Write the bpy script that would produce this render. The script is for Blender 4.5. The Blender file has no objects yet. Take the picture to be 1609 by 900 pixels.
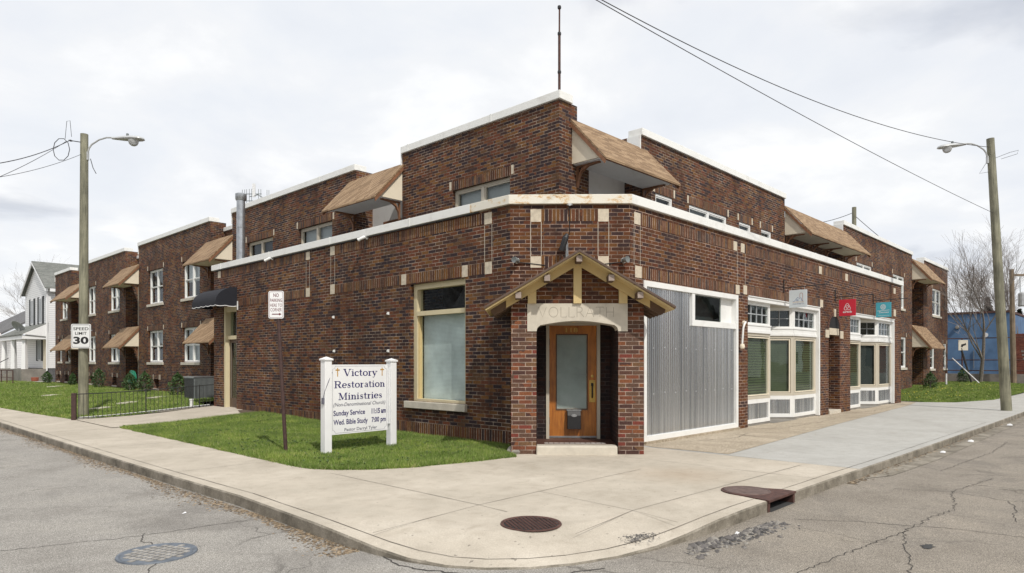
import bpy, bmesh, math, random
import numpy as np
from mathutils import Vector, noise as mnoise
random.seed(7); rng = np.random.default_rng(7)
S = bpy.context.scene
C = S.collection
R_ = math.radians

# ------------------------------------------------------------------ camera
cd = bpy.data.cameras.new('camera'); cam = bpy.data.objects.new('camera', cd); C.objects.link(cam)
cam.location = (0, 0, 1.5)
cam.rotation_euler = (R_(90), 0, R_(-46.32))
cd.sensor_width = 36; cd.lens = 1053.16/1609*36
cd.shift_y = (568-450)/1609
cd.clip_start = 0.1; cd.clip_end = 1500
S.camera = cam
S.render.resolution_x = 1024; S.render.resolution_y = 573

# ------------------------------------------------------------------ world, sun
SUN = Vector((-0.23, -0.62, 0.75)).normalized()
world = bpy.data.worlds.new('World'); S.world = world; world.use_nodes = True
nt = world.node_tree; nt.nodes.clear()
def N(nt, t, **k):
    n = nt.nodes.new(t)
    for a, b in k.items():
        if hasattr(n, a): setattr(n, a, b)
    return n
wo = N(nt, 'ShaderNodeOutputWorld'); bg = N(nt, 'ShaderNodeBackground')
bg.inputs['Strength'].default_value = 0.1
nt.links.new(bg.outputs[0], wo.inputs[0])
sky = N(nt, 'ShaderNodeTexSky'); sky.sky_type = 'NISHITA'; sky.sun_disc = False
sky.sun_elevation = math.asin(SUN.z); sky.sun_rotation = math.atan2(SUN.x, SUN.y)
sky.dust_density = 2.0
tc = N(nt, 'ShaderNodeTexCoord')
sep = N(nt, 'ShaderNodeSeparateXYZ'); nt.links.new(tc.outputs['Generated'], sep.inputs[0])
def math_(nt, op, a, b=None, clamp=False):
    m = N(nt, 'ShaderNodeMath', operation=op); m.use_clamp = clamp
    for i, v in enumerate((a, b)):
        if v is None: continue
        if isinstance(v, (int, float)): m.inputs[i].default_value = v
        else: nt.links.new(v, m.inputs[i])
    return m.outputs[0]
zz = math_(nt, 'ADD', math_(nt, 'MAXIMUM', sep.outputs[2], 0.0), 0.22)
cx = math_(nt, 'DIVIDE', sep.outputs[0], zz); cy = math_(nt, 'DIVIDE', sep.outputs[1], zz)
comb = N(nt, 'ShaderNodeCombineXYZ'); nt.links.new(cx, comb.inputs[0]); nt.links.new(cy, comb.inputs[1])
def noise_(nt, vec, scale, detail=4, rough=.5, dist=0.0):
    n = N(nt, 'ShaderNodeTexNoise'); n.inputs['Scale'].default_value = scale
    n.inputs['Detail'].default_value = detail; n.inputs['Roughness'].default_value = rough
    n.inputs['Distortion'].default_value = dist
    if vec is not None: nt.links.new(vec, n.inputs['Vector'])
    return n.outputs['Fac']
def ramp_(nt, fac, stops, interp='LINEAR'):
    r = N(nt, 'ShaderNodeValToRGB'); r.color_ramp.interpolation = interp
    el = r.color_ramp.elements
    while len(el) < len(stops): el.new(.5)
    for e, (p, c) in zip(el, stops):
        e.position = p; e.color = (*c, 1) if len(c) == 3 else c
    nt.links.new(fac, r.inputs[0]); return r.outputs[0]
def mix_(nt, fac, a, b, mode='MIX'):
    m = N(nt, 'ShaderNodeMix'); m.data_type = 'RGBA'; m.blend_type = mode
    if isinstance(fac, (int, float)): m.inputs['Factor'].default_value = fac
    else: nt.links.new(fac, m.inputs['Factor'])
    for nm, v in (('A', a), ('B', b)):
        s = [i for i in m.inputs if i.name == nm and i.type == 'RGBA'][0]
        if isinstance(v, (tuple, list)): s.default_value = (*v, 1) if len(v) == 3 else v
        else: nt.links.new(v, s)
    return [o for o in m.outputs if o.type == 'RGBA'][0]
n1 = noise_(nt, comb.outputs[0], 1.15, 7, .52, .4)
mp = N(nt, 'ShaderNodeMapping'); mp.inputs['Location'].default_value = (3.1, 5.2, 0); nt.links.new(comb.outputs[0], mp.inputs[0])
n2 = noise_(nt, mp.outputs[0], 2.3, 8, .55, .2)
cl = ramp_(nt, n1, [(0.0, (7.4, 7.7, 8.2)), (.40, (8.4, 8.5, 8.65)), (.53, (8.2, 8.3, 8.5)), (.61, (6.3, 6.5, 6.95)), (.70, (5.1, 5.4, 6.0)), (1, (4.8, 5.1, 5.8))])
cl2 = ramp_(nt, n2, [(0, (.82, .85, .90)), (.40, (.94, .955, .98)), (.52, (1, 1, 1)), (.62, (1.10, 1.09, 1.07)), (1, (1.14, 1.12, 1.10))])
cl = mix_(nt, 1.0, cl, cl2, 'MULTIPLY')
skyc = mix_(nt, 0.93, sky.outputs[0], cl)
nt.links.new(skyc, bg.inputs['Color'])

sd = bpy.data.lights.new('sun', 'SUN'); sd.energy = 2.7; sd.angle = R_(1.2); sd.color = (1, .955, .88)
so = bpy.data.objects.new('sun', sd); C.objects.link(so); so.location = (0, 0, 30)
so.rotation_euler = SUN.to_track_quat('Z', 'Y').to_euler()
S.view_settings.view_transform = 'Standard'; S.view_settings.look = 'None'
S.view_settings.gamma = 1; S.view_settings.exposure = 0.22

# ------------------------------------------------------------------ materials
M = {}
def newmat(name):
    m = bpy.data.materials.new(name); m.use_nodes = True; t = m.node_tree; t.nodes.clear()
    o = N(t, 'ShaderNodeOutputMaterial'); b = N(t, 'ShaderNodeBsdfPrincipled'); t.links.new(b.outputs[0], o.inputs[0])
    M[name] = m; return m, t, b
def setc(t, b, v, inp='Base Color'):
    if isinstance(v, (tuple, list)): b.inputs[inp].default_value = (*v, 1)
    else: t.links.new(v, b.inputs[inp])
def bump(t, b, h, s=.3, d=.01):
    n = N(t, 'ShaderNodeBump'); n.inputs['Strength'].default_value = s; n.inputs['Distance'].default_value = d
    t.links.new(h, n.inputs['Height']); t.links.new(n.outputs[0], b.inputs['Normal'])
def posn(t): return N(t, 'ShaderNodeNewGeometry').outputs['Position']
def simple(name, col, rough=.6, metal=0.0, var=.12, scale=6, spec=.5, col2=None, bmp=0):
    m, t, b = newmat(name)
    p = posn(t); f = noise_(t, p, scale, 5, .6)
    c2 = col2 if col2 else tuple(x*(1-var*2) for x in col)
    setc(t, b, ramp_(t, f, [(.3, c2), (.65, col)]))
    b.inputs['Roughness'].default_value = rough; b.inputs['Metallic'].default_value = metal
    b.inputs['Specular IOR Level'].default_value = spec
    if bmp: bump(t, b, noise_(t, p, scale*6, 4, .6), bmp, .01)
    return m

def wallvec(t, swap=False, uoff=0.0, voff=0.0):
    """(u along wall, v up) from position and face normal"""
    g = N(t, 'ShaderNodeNewGeometry')
    sp = N(t, 'ShaderNodeSeparateXYZ'); t.links.new(g.outputs['Position'], sp.inputs[0])
    sn = N(t, 'ShaderNodeSeparateXYZ'); t.links.new(g.outputs['True Normal'], sn.inputs[0])
    ax = math_(t, 'MULTIPLY', sn.outputs[1], sp.outputs[0]); ay = math_(t, 'MULTIPLY', sn.outputs[0], sp.outputs[1])
    u = math_(t, 'SUBTRACT', ay, ax)
    nz = math_(t, 'ABSOLUTE', sn.outputs[2])
    u = math_(t, 'ADD', u, math_(t, 'MULTIPLY', nz, sp.outputs[0]))
    v = math_(t, 'ADD', sp.outputs[2], math_(t, 'MULTIPLY', nz, sp.outputs[1]))
    u = math_(t, 'ADD', u, uoff); v = math_(t, 'ADD', v, voff)
    c = N(t, 'ShaderNodeCombineXYZ')
    t.links.new(v if swap else u, c.inputs[0]); t.links.new(u if swap else v, c.inputs[1])
    return c.outputs[0], g.outputs['Position']

def brickmat(name, cols, mortar, mortar2, mlo=.45, mhi=.6, soldier=False, msize=.0055, bw=.2159, rh=.0677):
    m, t, b = newmat(name)
    v, p = wallvec(t, swap=False)
    # slight wobble of the courses
    br = N(t, 'ShaderNodeTexBrick'); t.links.new(v, br.inputs['Vector'])
    br.inputs['Scale'].default_value = 1.0; br.inputs['Mortar Smooth'].default_value = .05
    br.inputs['Mortar Size'].default_value = msize; br.inputs['Bias'].default_value = 0
    if soldier:
        br.offset = 0; br.inputs['Brick Width'].default_value = rh; br.inputs['Row Height'].default_value = 50
    else:
        br.offset = .5; br.inputs['Brick Width'].default_value = bw; br.inputs['Row Height'].default_value = rh
    br.inputs['Color1'].default_value = (0, 0, 0, 1); br.inputs['Color2'].default_value = (1, 1, 1, 1); br.inputs['Mortar'].default_value = (.5, .5, .5, 1)
    big = noise_(t, p, .55, 5, .6)
    sepc = N(t, 'ShaderNodeSeparateColor'); t.links.new(br.outputs['Color'], sepc.inputs[0])
    f = math_(t, 'ADD', sepc.outputs[0], math_(t, 'MULTIPLY', math_(t, 'SUBTRACT', big, .5), .5), True)
    n = len(cols); col = ramp_(t, f, [((i)/n, c) for i, c in enumerate(cols)], 'CONSTANT')
    fine = noise_(t, p, 45, 5, .65)
    col = mix_(t, 1.0, col, ramp_(t, fine, [(.25, (.55, .55, .55)), (.75, (1.35, 1.3, 1.25))]), 'MULTIPLY')
    mn = noise_(t, p, 1.3, 6, .7)
    mcol = ramp_(t, mn, [(mlo, mortar2), (mhi, mortar)])
    mfine = noise_(t, p, 9, 3, .6)
    mcol = mix_(t, 1.0, mcol, ramp_(t, mfine, [(.35, (.45, .45, .45)), (.65, (1.1, 1.1, 1.1))]), 'MULTIPLY')
    fin = mix_(t, br.outputs['Fac'], col, mcol)
    sm_ = N(t, 'ShaderNodeMapping'); sm_.inputs['Scale'].default_value = (1.6, 1.6, .28); t.links.new(p, sm_.inputs[0])
    stn = ramp_(t, noise_(t, sm_.outputs[0], .9, 7, .62, .4), [(.30, (.62, .60, .60)), (.45, (.95, .94, .93)), (.60, (1.05, 1.04, 1.02)), (.78, (1.28, 1.24, 1.18))])
    fin = mix_(t, 1.0, fin, stn, 'MULTIPLY')
    setc(t, b, fin); b.inputs['Roughness'].default_value = .82; b.inputs['Specular IOR Level'].default_value = .25
    h = math_(t, 'SUBTRACT', math_(t, 'MULTIPLY', fine, .35), br.outputs['Fac'])
    bump(t, b, h, .8, .006)
    return m
CB = [(.040, .024, .024), (.080, .034, .019), (.135, .052, .024), (.052, .028, .024), (.165, .078, .027), (.092, .036, .019), (.115, .062, .032), (.038, .024, .028), (.130, .045, .024)]
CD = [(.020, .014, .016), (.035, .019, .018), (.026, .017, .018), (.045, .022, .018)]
CP = [(.095, .048, .036), (.165, .060, .034), (.115, .066, .046), (.200, .078, .038), (.070, .036, .031), (.150, .084, .046), (.175, .046, .034), (.105, .060, .044)]
brickmat('brick', CB, (.50, .40, .32), (.16, .11, .085), .40, .64)
CF = [(.042, .023, .022), (.085, .032, .016), (.120, .045, .018), (.142, .062, .021), (.064, .029, .020), (.108, .036, .017), (.050, .028, .027), (.125, .053, .022), (.095, .038, .018)]
brickmat('brick_front', CF, (.48, .35, .28), (.20, .14, .105), .38, .66, msize=.006)
brickmat('brick_shade', CD, (.10, .08, .075), (.05, .04, .038))  # near-black brick: shade of the porch recess put into the colour
brickmat('brick_pillar', CP, (.46, .36, .30), (.32, .24, .19), .3, .6)
brickmat('brick_soldier', CB[:3]+CB[4:7], (.52, .41, .33), (.22, .16, .12), .36, .58, soldier=True)
brickmat('brick_far', [(.16, .05, .035), (.2, .07, .045), (.12, .04, .03)], (.2, .12, .1), (.14, .07, .05))
simple('brick_arch', (.13, .055, .035), .85, scale=30, var=.3)
simple('stone', (.62, .54, .42), .8, var=.12, scale=14, bmp=.2)
simple('limestone', (.60, .55, .46), .8, var=.1, scale=5, bmp=.25)
simple('engraved', (.34, .30, .24), .9)
def paint(name, col, rough=.45, dirt=(.45, .42, .36), amt=.7):
    m, t, b = newmat(name); p = posn(t)
    f = noise_(t, p, 2.5, 7, .68); f2 = noise_(t, p, 30, 4, .6)
    k = math_(t, 'MULTIPLY', ramp_(t, f, [(.5, (0, 0, 0)), (.8, (amt, amt, amt))]), f2)
    setc(t, b, mix_(t, k, col, dirt)); b.inputs['Roughness'].default_value = rough
    return m
paint('white_paint', (.78, .78, .76)); paint('coping_white', (.80, .80, .77), .4, (.38, .34, .28), .8)
paint('tan_paint', (.52, .47, .38)); paint('cream_paint', (.60, .46, .22), .6, (.4, .3, .18), .8)
paint('cream_frame', (.62, .54, .35), .6, (.4, .3, .18), .6)
paint('cream_panel', (.74, .66, .52), .7, (.5, .42, .32)); paint('soffit_white', (.72, .72, .72), .6)
paint('siding_base', (.8, .8, .8), .6)
# rusty coping
m, t, b = newmat('coping_rust'); p = posn(t)
mpn = N(t, 'ShaderNodeMapping'); mpn.inputs['Scale'].default_value = (1, 1, 2.2); t.links.new(p, mpn.inputs[0])
f = noise_(t, mpn.outputs[0], 4.2, 7, .72, .6)
setc(t, b, ramp_(t, f, [(.0, (.74, .72, .66)), (.52, (.74, .70, .60)), (.6, (.62, .44, .24)), (.68, (.36, .17, .07))]))
b.inputs['Roughness'].default_value = .55
simple('timber_trim', (.26, .12, .06), .65, var=.2, scale=12)
simple('brown_metal', (.11, .07, .05), .5)
simple('rafter_end', (.36, .29, .25), .8); simple('rafter_brown', (.13, .08, .05), .8)
simple('dark_metal', (.02, .02, .022), .5); simple('iron', (.03, .03, .03), .6)
simple('rust_post', (.07, .035, .03), .7, var=.25, scale=20)
simple('galvanised', (.50, .52, .54), .35, .85, var=.15, scale=10)
simple('lamp_grey', (.55, .56, .56), .4, .3); simple('fabric_black', (.012, .013, .02), .85)
simple('roof_dark', (.06, .06, .06), .9); simple('sign_white', (.82, .82, .82), .4, var=.02)
simple('sign_alu', (.72, .73, .72), .35, var=.03); simple('letter_navy', (.022, .016, .13), .5)
simple('letter_grey', (.16, .16, .2), .5); simple('letter_black', (.015, .015, .015), .5)
simple('letter_maroon', (.14, .015, .025), .5); simple('gold', (.62, .34, .06), .4, .2)
simple('sign_red', (.62, .025, .05), .45, var=.04); simple('sign_teal', (.08, .42, .52), .45, var=.04)
simple('sign_pale', (.66, .72, .74), .4, var=.03); simple('logo_blue', (.05, .12, .35), .5)
simple('logo_rust', (.45, .12, .08), .5); simple('logo_orange', (.7, .42, .2), .5)
simple('brass', (.62, .42, .12), .35, .7); simple('ac_grey', (.20, .22, .22), .6, .2)
simple('hose_green', (.02, .22, .13), .5); simple('rubble', (.13, .12, .11), .9, var=.3, scale=20)
simple('debris_tan', (.30, .22, .14), .9, var=.3, scale=30); simple('litter_white', (.75, .75, .75), .6)
simple('soil', (.13, .09, .06), .95, var=.3, scale=8, bmp=.3)
simple('bark_grey', (.24, .21, .185), .9, var=.25, scale=15, bmp=.4); simple('twig', (.25, .22, .20), .9)
simple('shingle_grey', (.17, .18, .165), .9, var=.15, scale=20); simple('slate_grey', (.13, .13, .135), .9, var=.2, scale=9)
simple('shutter', (.012, .015, .015), .6); simple('wall_blue', (.10, .19, .33), .85, col2=(.06, .115, .21), scale=1.1)
simple('concrete_old', (.27, .25, .22), .9, var=.2, scale=2, bmp=.3); simple('rusty_iron', (.10, .045, .035), .8, var=.3, scale=12, bmp=.3)
simple('drain_lid', (.17, .115, .10), .7, .2, var=.25, scale=14); simple('mh_blue', (.17, .195, .23), .6, .3, var=.2, scale=10)
simple('mh_grey', (.36, .34, .31), .8, var=.2, scale=10)
simple('crack', (.06, .055, .05), 1.0); simple('joint', (.14, .12, .10), 1.0); simple('tar', (.05, .05, .05), .9)
simple('tile_brown', (.12, .055, .04), .6, scale=40, var=.3); simple('inlay_white', (.72, .70, .66), .5)
simple('dish_grey', (.4, .42, .42), .5); simple('wire', (.05, .05, .055), .7)
simple('room_dark', (.012, .012, .014), .9); simple('curtain', (.42, .44, .46), .9, scale=1.5); simple('curtain_dark', (.05, .055, .06), .9)
simple('foam_yellow', (.8, .6, .2), .5); simple('flowerpot', (.3, .09, .05), .8)

def woodmat(name, base, dark, sc=(14, 14, 1.2)):
    m, t, b = newmat(name); p = posn(t)
    mpn = N(t, 'ShaderNodeMapping'); mpn.inputs['Scale'].default_value = sc; t.links.new(p, mpn.inputs[0])
    f = noise_(t, mpn.outputs[0], 2.2, 7, .65, .5)
    g = noise_(t, p, 1.7, 4, .6)
    c = ramp_(t, f, [(.3, dark), (.62, base)])
    c = mix_(t, 1.0, c, ramp_(t, g, [(.3, (.65, .62, .6)), (.65, (1.15, 1.1, 1.05))]), 'MULTIPLY')
    setc(t, b, c); b.inputs['Roughness'].default_value = .7; bump(t, b, f, .4, .01); return m
woodmat('pole_wood', (.27, .27, .20), (.11, .115, .08), (16, 16, .9))
woodmat('pole_wood_brown', (.25, .20, .14), (.10, .075, .05), (16, 16, .9))
m = woodmat('door_wood', (.48, .19, .035), (.28, .09, .018), (9, 9, 1.0)); m.node_tree.nodes['Principled BSDF'].inputs['Roughness'].default_value = .35

# shingles
def shingle(name, c1, c2, c3, dz=.095):
    m, t, b = newmat(name); v, p = wallvec(t)
    br = N(t, 'ShaderNodeTexBrick'); t.links.new(v, br.inputs['Vector']); br.offset = .37
    br.inputs['Scale'].default_value = 1; br.inputs['Brick Width'].default_value = .34; br.inputs['Row Height'].default_value = dz
    br.inputs['Mortar Size'].default_value = .004; br.inputs['Color1'].default_value = (0, 0, 0, 1); br.inputs['Color2'].default_value = (1, 1, 1, 1)
    br.inputs['Mortar'].default_value = (.2, .2, .2, 1)
    s = N(t, 'ShaderNodeSeparateColor'); t.links.new(br.outputs['Color'], s.inputs[0])
    c = ramp_(t, s.outputs[0], [(0, c1), (.5, c2), (1, c3)])
    fn = noise_(t, p, 60, 3, .6)
    c = mix_(t, 1.0, c, ramp_(t, fn, [(.3, (.75, .75, .75)), (.7, (1.15, 1.15, 1.15))]), 'MULTIPLY')
    c = mix_(t, math_(t, 'MULTIPLY', br.outputs['Fac'], .7), c, (.08, .045, .03))
    setc(t, b, c); b.inputs['Roughness'].default_value = .9
    bump(t, b, math_(t, 'SUBTRACT', fn, br.outputs['Fac']), .5, .01); return m
shingle('shingle_tan', (.20, .125, .068), (.29, .19, .105), (.38, .26, .155), .075)
shingle('shingle_far', (.13, .14, .13), (.17, .18, .165), (.22, .225, .21), .11)
shingle('slate_far', (.09, .09, .095), (.13, .13, .135), (.18, .18, .18), .11)
# clapboard
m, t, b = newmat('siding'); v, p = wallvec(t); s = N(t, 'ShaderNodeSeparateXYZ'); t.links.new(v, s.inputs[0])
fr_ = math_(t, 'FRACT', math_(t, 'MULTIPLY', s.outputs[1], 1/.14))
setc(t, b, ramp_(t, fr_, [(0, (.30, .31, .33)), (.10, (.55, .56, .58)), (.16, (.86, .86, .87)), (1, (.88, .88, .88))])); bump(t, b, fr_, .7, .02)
# corrugated metal colour: galvanised with vertical streak highlights painted into it
m, t, b = newmat('corrugated'); p = posn(t)
mpn = N(t, 'ShaderNodeMapping'); mpn.inputs['Scale'].default_value = (7, 7, .10); t.links.new(p, mpn.inputs[0])
f = noise_(t, mpn.outputs[0], 1.6, 6, .6)
setc(t, b, ramp_(t, f, [(.32, (.30, .315, .335)), (.5, (.56, .58, .60)), (.70, (.84, .86, .88))])); b.inputs['Metallic'].default_value = 1.0
t.links.new(ramp_(t, f, [(.3, (.30, .30, .30)), (.7, (.18, .18, .18))]), b.inputs['Roughness'])
# blinds
def blinds(name, c1, c2, pitch):
    m, t, b = newmat(name); p = posn(t); s = N(t, 'ShaderNodeSeparateXYZ'); t.links.new(p, s.inputs[0])
    fr_ = math_(t, 'FRACT', math_(t, 'MULTIPLY', s.outputs[2], 1/pitch))
    c = ramp_(t, fr_, [(0, c2), (.25, c2), (.4, c1), (1, c1)])
    c = mix_(t, 1.0, c, ramp_(t, noise_(t, p, 1.5, 4, .6), [(.3, (.7, .7, .7)), (.7, (1.15, 1.15, 1.15))]), 'MULTIPLY')
    setc(t, b, c); b.inputs['Roughness'].default_value = .7; return m
blinds('blind_green', (.125, .145, .065), (.014, .018, .008), .062)
blinds('blind_greenplain', (.10, .115, .06), (.085, .095, .05), .05)
blinds('blind_white', (.72, .78, .79), (.50, .57, .60), .026)
blinds('blind_door', (.66, .67, .70), (.50, .52, .56), .018)
# glass
def glass(name, extra=.05):
    m = bpy.data.materials.new(name); m.use_nodes = True; t = m.node_tree; t.nodes.clear(); M[name] = m
    o = N(t, 'ShaderNodeOutputMaterial'); mx = N(t, 'ShaderNodeMixShader'); tr = N(t, 'ShaderNodeBsdfTransparent'); gl = N(t, 'ShaderNodeBsdfGlossy')
    tr.inputs[0].default_value = (.86, .9, .88, 1); gl.inputs['Roughness'].default_value = .02; gl.inputs[0].default_value = (.80, .84, .88, 1)
    lw = N(t, 'ShaderNodeLayerWeight'); lw.inputs[0].default_value = .5; fz = math_(t, 'ADD', math_(t, 'MULTIPLY', math_(t, 'POWER', lw.outputs['Facing'], 5.0), .8), .035)
    bn = N(t, 'ShaderNodeBump'); bn.inputs['Strength'].default_value = .05; bn.inputs['Distance'].default_value = .02
    t.links.new(noise_(t, posn(t), 2.2, 2, .5), bn.inputs['Height']); t.links.new(bn.outputs[0], gl.inputs['Normal'])
    t.links.new(math_(t, 'ADD', fz, extra, True), mx.inputs[0]); t.links.new(tr.outputs[0], mx.inputs[1]); t.links.new(gl.outputs[0], mx.inputs[2]); t.links.new(mx.outputs[0], o.inputs[0])
glass('glass', .0)
m, t, b = newmat('lamp_glass'); setc(t, b, (.75, .76, .76)); b.inputs['Roughness'].default_value = .15; b.inputs['Transmission Weight'].default_value = .5
# asphalt
m, t, b = newmat('asphalt'); p = posn(t)
f1 = noise_(t, p, 110, 3, .8); f2 = noise_(t, p, 1.1, 6, .65); f3 = noise_(t, p, 28, 4, .7)
c = ramp_(t, f1, [(.32, (.10, .095, .088)), (.5, (.26, .248, .23)), (.66, (.52, .50, .47))])
c = mix_(t, 1.0, c, ramp_(t, f2, [(.28, (.80, .79, .78)), (.5, (1, 1, 1)), (.7, (1.12, 1.11, 1.09))]), 'MULTIPLY')
c = mix_(t, 1.0, c, ramp_(t, f3, [(.25, (.7, .7, .7)), (.45, (1, 1, 1)), (.8, (1.12, 1.12, 1.12))]), 'MULTIPLY')
vo = N(t, 'ShaderNodeTexVoronoi'); vo.feature = 'DISTANCE_TO_EDGE'; vo.inputs['Scale'].default_value = .55
dn = N(t, 'ShaderNodeTexNoise'); dn.inputs['Scale'].default_value = 1.6; dn.inputs['Detail'].default_value = 6; t.links.new(p, dn.inputs['Vector'])
ad = N(t, 'ShaderNodeVectorMath', operation='MULTIPLY_ADD'); t.links.new(dn.outputs['Color'], ad.inputs[0]); ad.inputs[1].default_value = (1.3, 1.3, 0); t.links.new(p, ad.inputs[2])
t.links.new(ad.outputs[0], vo.inputs['Vector'])
crk = ramp_(t, vo.outputs['Distance'], [(0, (1, 1, 1)), (.006, (.6, .6, .6)), (.013, (0, 0, 0))])
crk = math_(t, 'MULTIPLY', crk, ramp_(t, noise_(t, p, .5, 3, .6), [(.5, (0, 0, 0)), (.62, (.6, .6, .6))]))
c = mix_(t, crk, c, (.055, .05, .045))
sa = N(t, 'ShaderNodeSeparateXYZ'); t.links.new(p, sa.inputs[0])
rr_ = math_(t, 'MULTIPLY', math_(t, 'SUBTRACT', sa.outputs[0], 3.5), .5, True)
c = mix_(t, 1.0, c, mix_(t, rr_, (1.06, 1.05, 1.03), (.90, .84, .76)), 'MULTIPLY')
c = mix_(t, ramp_(t, noise_(t, p, .45, 7, .7, 1.0), [(.52, (0, 0, 0)), (.64, (.38, .38, .38))]), c, (.12, .11, .10))
setc(t, b, c); b.inputs['Roughness'].default_value = .9; b.inputs['Specular IOR Level'].default_value = .2; bump(t, b, f1, .5, .006)
# sidewalk concrete: beige slabs by the corner, a newer grey pour further along
m, t, b = newmat('pavement'); p = posn(t); s = N(t, 'ShaderNodeSeparateXYZ'); t.links.new(p, s.inputs[0])
f1 = noise_(t, p, 90, 3, .6); f2 = noise_(t, p, .9, 7, .62, .3); f3 = noise_(t, p, 5, 5, .6)
beige = ramp_(t, f2, [(.25, (.39, .345, .28)), (.42, (.46, .415, .345)), (.55, (.50, .45, .375)), (.75, (.58, .53, .45))])
grey = ramp_(t, f2, [(.25, (.38, .37, .345)), (.5, (.43, .425, .40)), (.75, (.47, .465, .44))])
isg = math_(t, 'GREATER_THAN', s.outputs[0], 10.13)
c = mix_(t, isg, beige, grey)
c = mix_(t, 1.0, c, ramp_(t, f1, [(.3, (.84, .83, .82)), (.7, (1.1, 1.1, 1.1))]), 'MULTIPLY')
c = mix_(t, 1.0, c, ramp_(t, f3, [(.2, (.86, .85, .84)), (.55, (1, 1, 1))]), 'MULTIPLY')
# rusty stain where water drips, near the corner
dd = N(t, 'ShaderNodeVectorMath', operation='DISTANCE'); t.links.new(p, dd.inputs[0]); dd.inputs[1].default_value = (8.0, 4.5, 0)
st = math_(t, 'MULTIPLY', ramp_(t, dd.outputs['Value'], [(0, (.65, .65, .65)), (.9, (0, 0, 0))]), f2)
c = mix_(t, st, c, (.26, .16, .08))
spots = ramp_(t, noise_(t, p, 16, 2, .5), [(.70, (0, 0, 0)), (.74, (.7, .7, .7))]); c = mix_(t, spots, c, (.16, .14, .12))
brd = ramp_(t, noise_(t, p, 2.4, 8, .7, 1.2), [(.56, (0, 0, 0)), (.70, (.35, .35, .35))]); c = mix_(t, brd, c, (.28, .235, .18))
setc(t, b, c); b.inputs['Roughness'].default_value = .88; b.inputs['Specular IOR Level'].default_value = .2; bump(t, b, f1, .25, .004)
m, t, b = newmat('curb_stone'); p = posn(t); f2 = noise_(t, p, 3.0, 7, .7); f1 = noise_(t, p, 70, 3, .6)
c = ramp_(t, f2, [(.3, (.09, .08, .062)), (.48, (.21, .185, .145)), (.7, (.36, .325, .27))]); c = mix_(t, 1.0, c, ramp_(t, f1, [(.3, (.7, .7, .7)), (.7, (1.1, 1.1, 1.1))]), 'MULTIPLY')
setc(t, b, c); b.inputs['Roughness'].default_value = .9; bump(t, b, f2, .5, .03)
m, t, b = newmat('aggregate'); p = posn(t); f1 = noise_(t, p, 38, 4, .8); f2 = noise_(t, p, 1.4, 7, .7, .8)
c = ramp_(t, f1, [(.3, (.13, .10, .07)), (.5, (.40, .34, .26)), (.70, (.70, .63, .51))]); c = mix_(t, 1.0, c, ramp_(t, f2, [(.3, (.72, .7, .66)), (.7, (1.12, 1.1, 1.08))]), 'MULTIPLY')
setc(t, b, c); b.inputs['Roughness'].default_value = .9; bump(t, b, f1, .6, .006)
m, t, b = newmat('lawn_soil'); p = posn(t); f1 = noise_(t, p, 2.0, 6, .65); f2 = noise_(t, p, 40, 3, .7)
c = ramp_(t, f1, [(.3, (.05, .085, .018)), (.6, (.08, .13, .028)), (.8, (.12, .15, .05))]); c = mix_(t, 1.0, c, ramp_(t, f2, [(.3, (.5, .5, .5)), (.7, (1.3, 1.3, 1.3))]), 'MULTIPLY')
setc(t, b, c); b.inputs['Roughness'].default_value = .95; bump(t, b, f2, .6, .03)
m, t, b = newmat('grass_blade'); g = N(t, 'ShaderNodeNewGeometry'); p = g.outputs['Position']
c = ramp_(t, g.outputs['Random Per Island'], [(0, (.088, .145, .022)), (.4, (.150, .235, .036)), (.75, (.22, .31, .065)), (.92, (.30, .33, .12)), (1, (.44, .38, .22))])
c = mix_(t, 1.0, c, ramp_(t, noise_(t, p, 1.3, 6, .65), [(.3, (.60, .66, .6)), (.5, (1, 1, 1)), (.68, (1.45, 1.3, 1.25))]), 'MULTIPLY')
setc(t, b, c); b.inputs['Roughness'].default_value = .6; b.inputs['Specular IOR Level'].default_value = .3
def leafmat(name, a, bb, cc):
    m, t, b = newmat(name); g = N(t, 'ShaderNodeNewGeometry')
    setc(t, b, ramp_(t, g.outputs['Random Per Island'], [(0, a), (.5, bb), (1, cc)])); b.inputs['Roughness'].default_value = .6
leafmat('leaf_shrub', (.02, .05, .012), (.04, .085, .02), (.075, .14, .035)); leafmat('leaf_conifer', (.012, .022, .014), (.025, .04, .022), (.04, .055, .03))
leafmat('debris_mix', (.05, .035, .02), (.15, .105, .06), (.34, .26, .17)); leafmat('rubble_mix', (.035, .034, .033), (.11, .10, .095), (.26, .24, .21))
leafmat('weed_leaf', (.05, .10, .02), (.09, .15, .035), (.16, .21, .07)); leafmat('dandelion', (.8, .6, .02), (.8, .65, .03), (.85, .7, .05))

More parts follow.
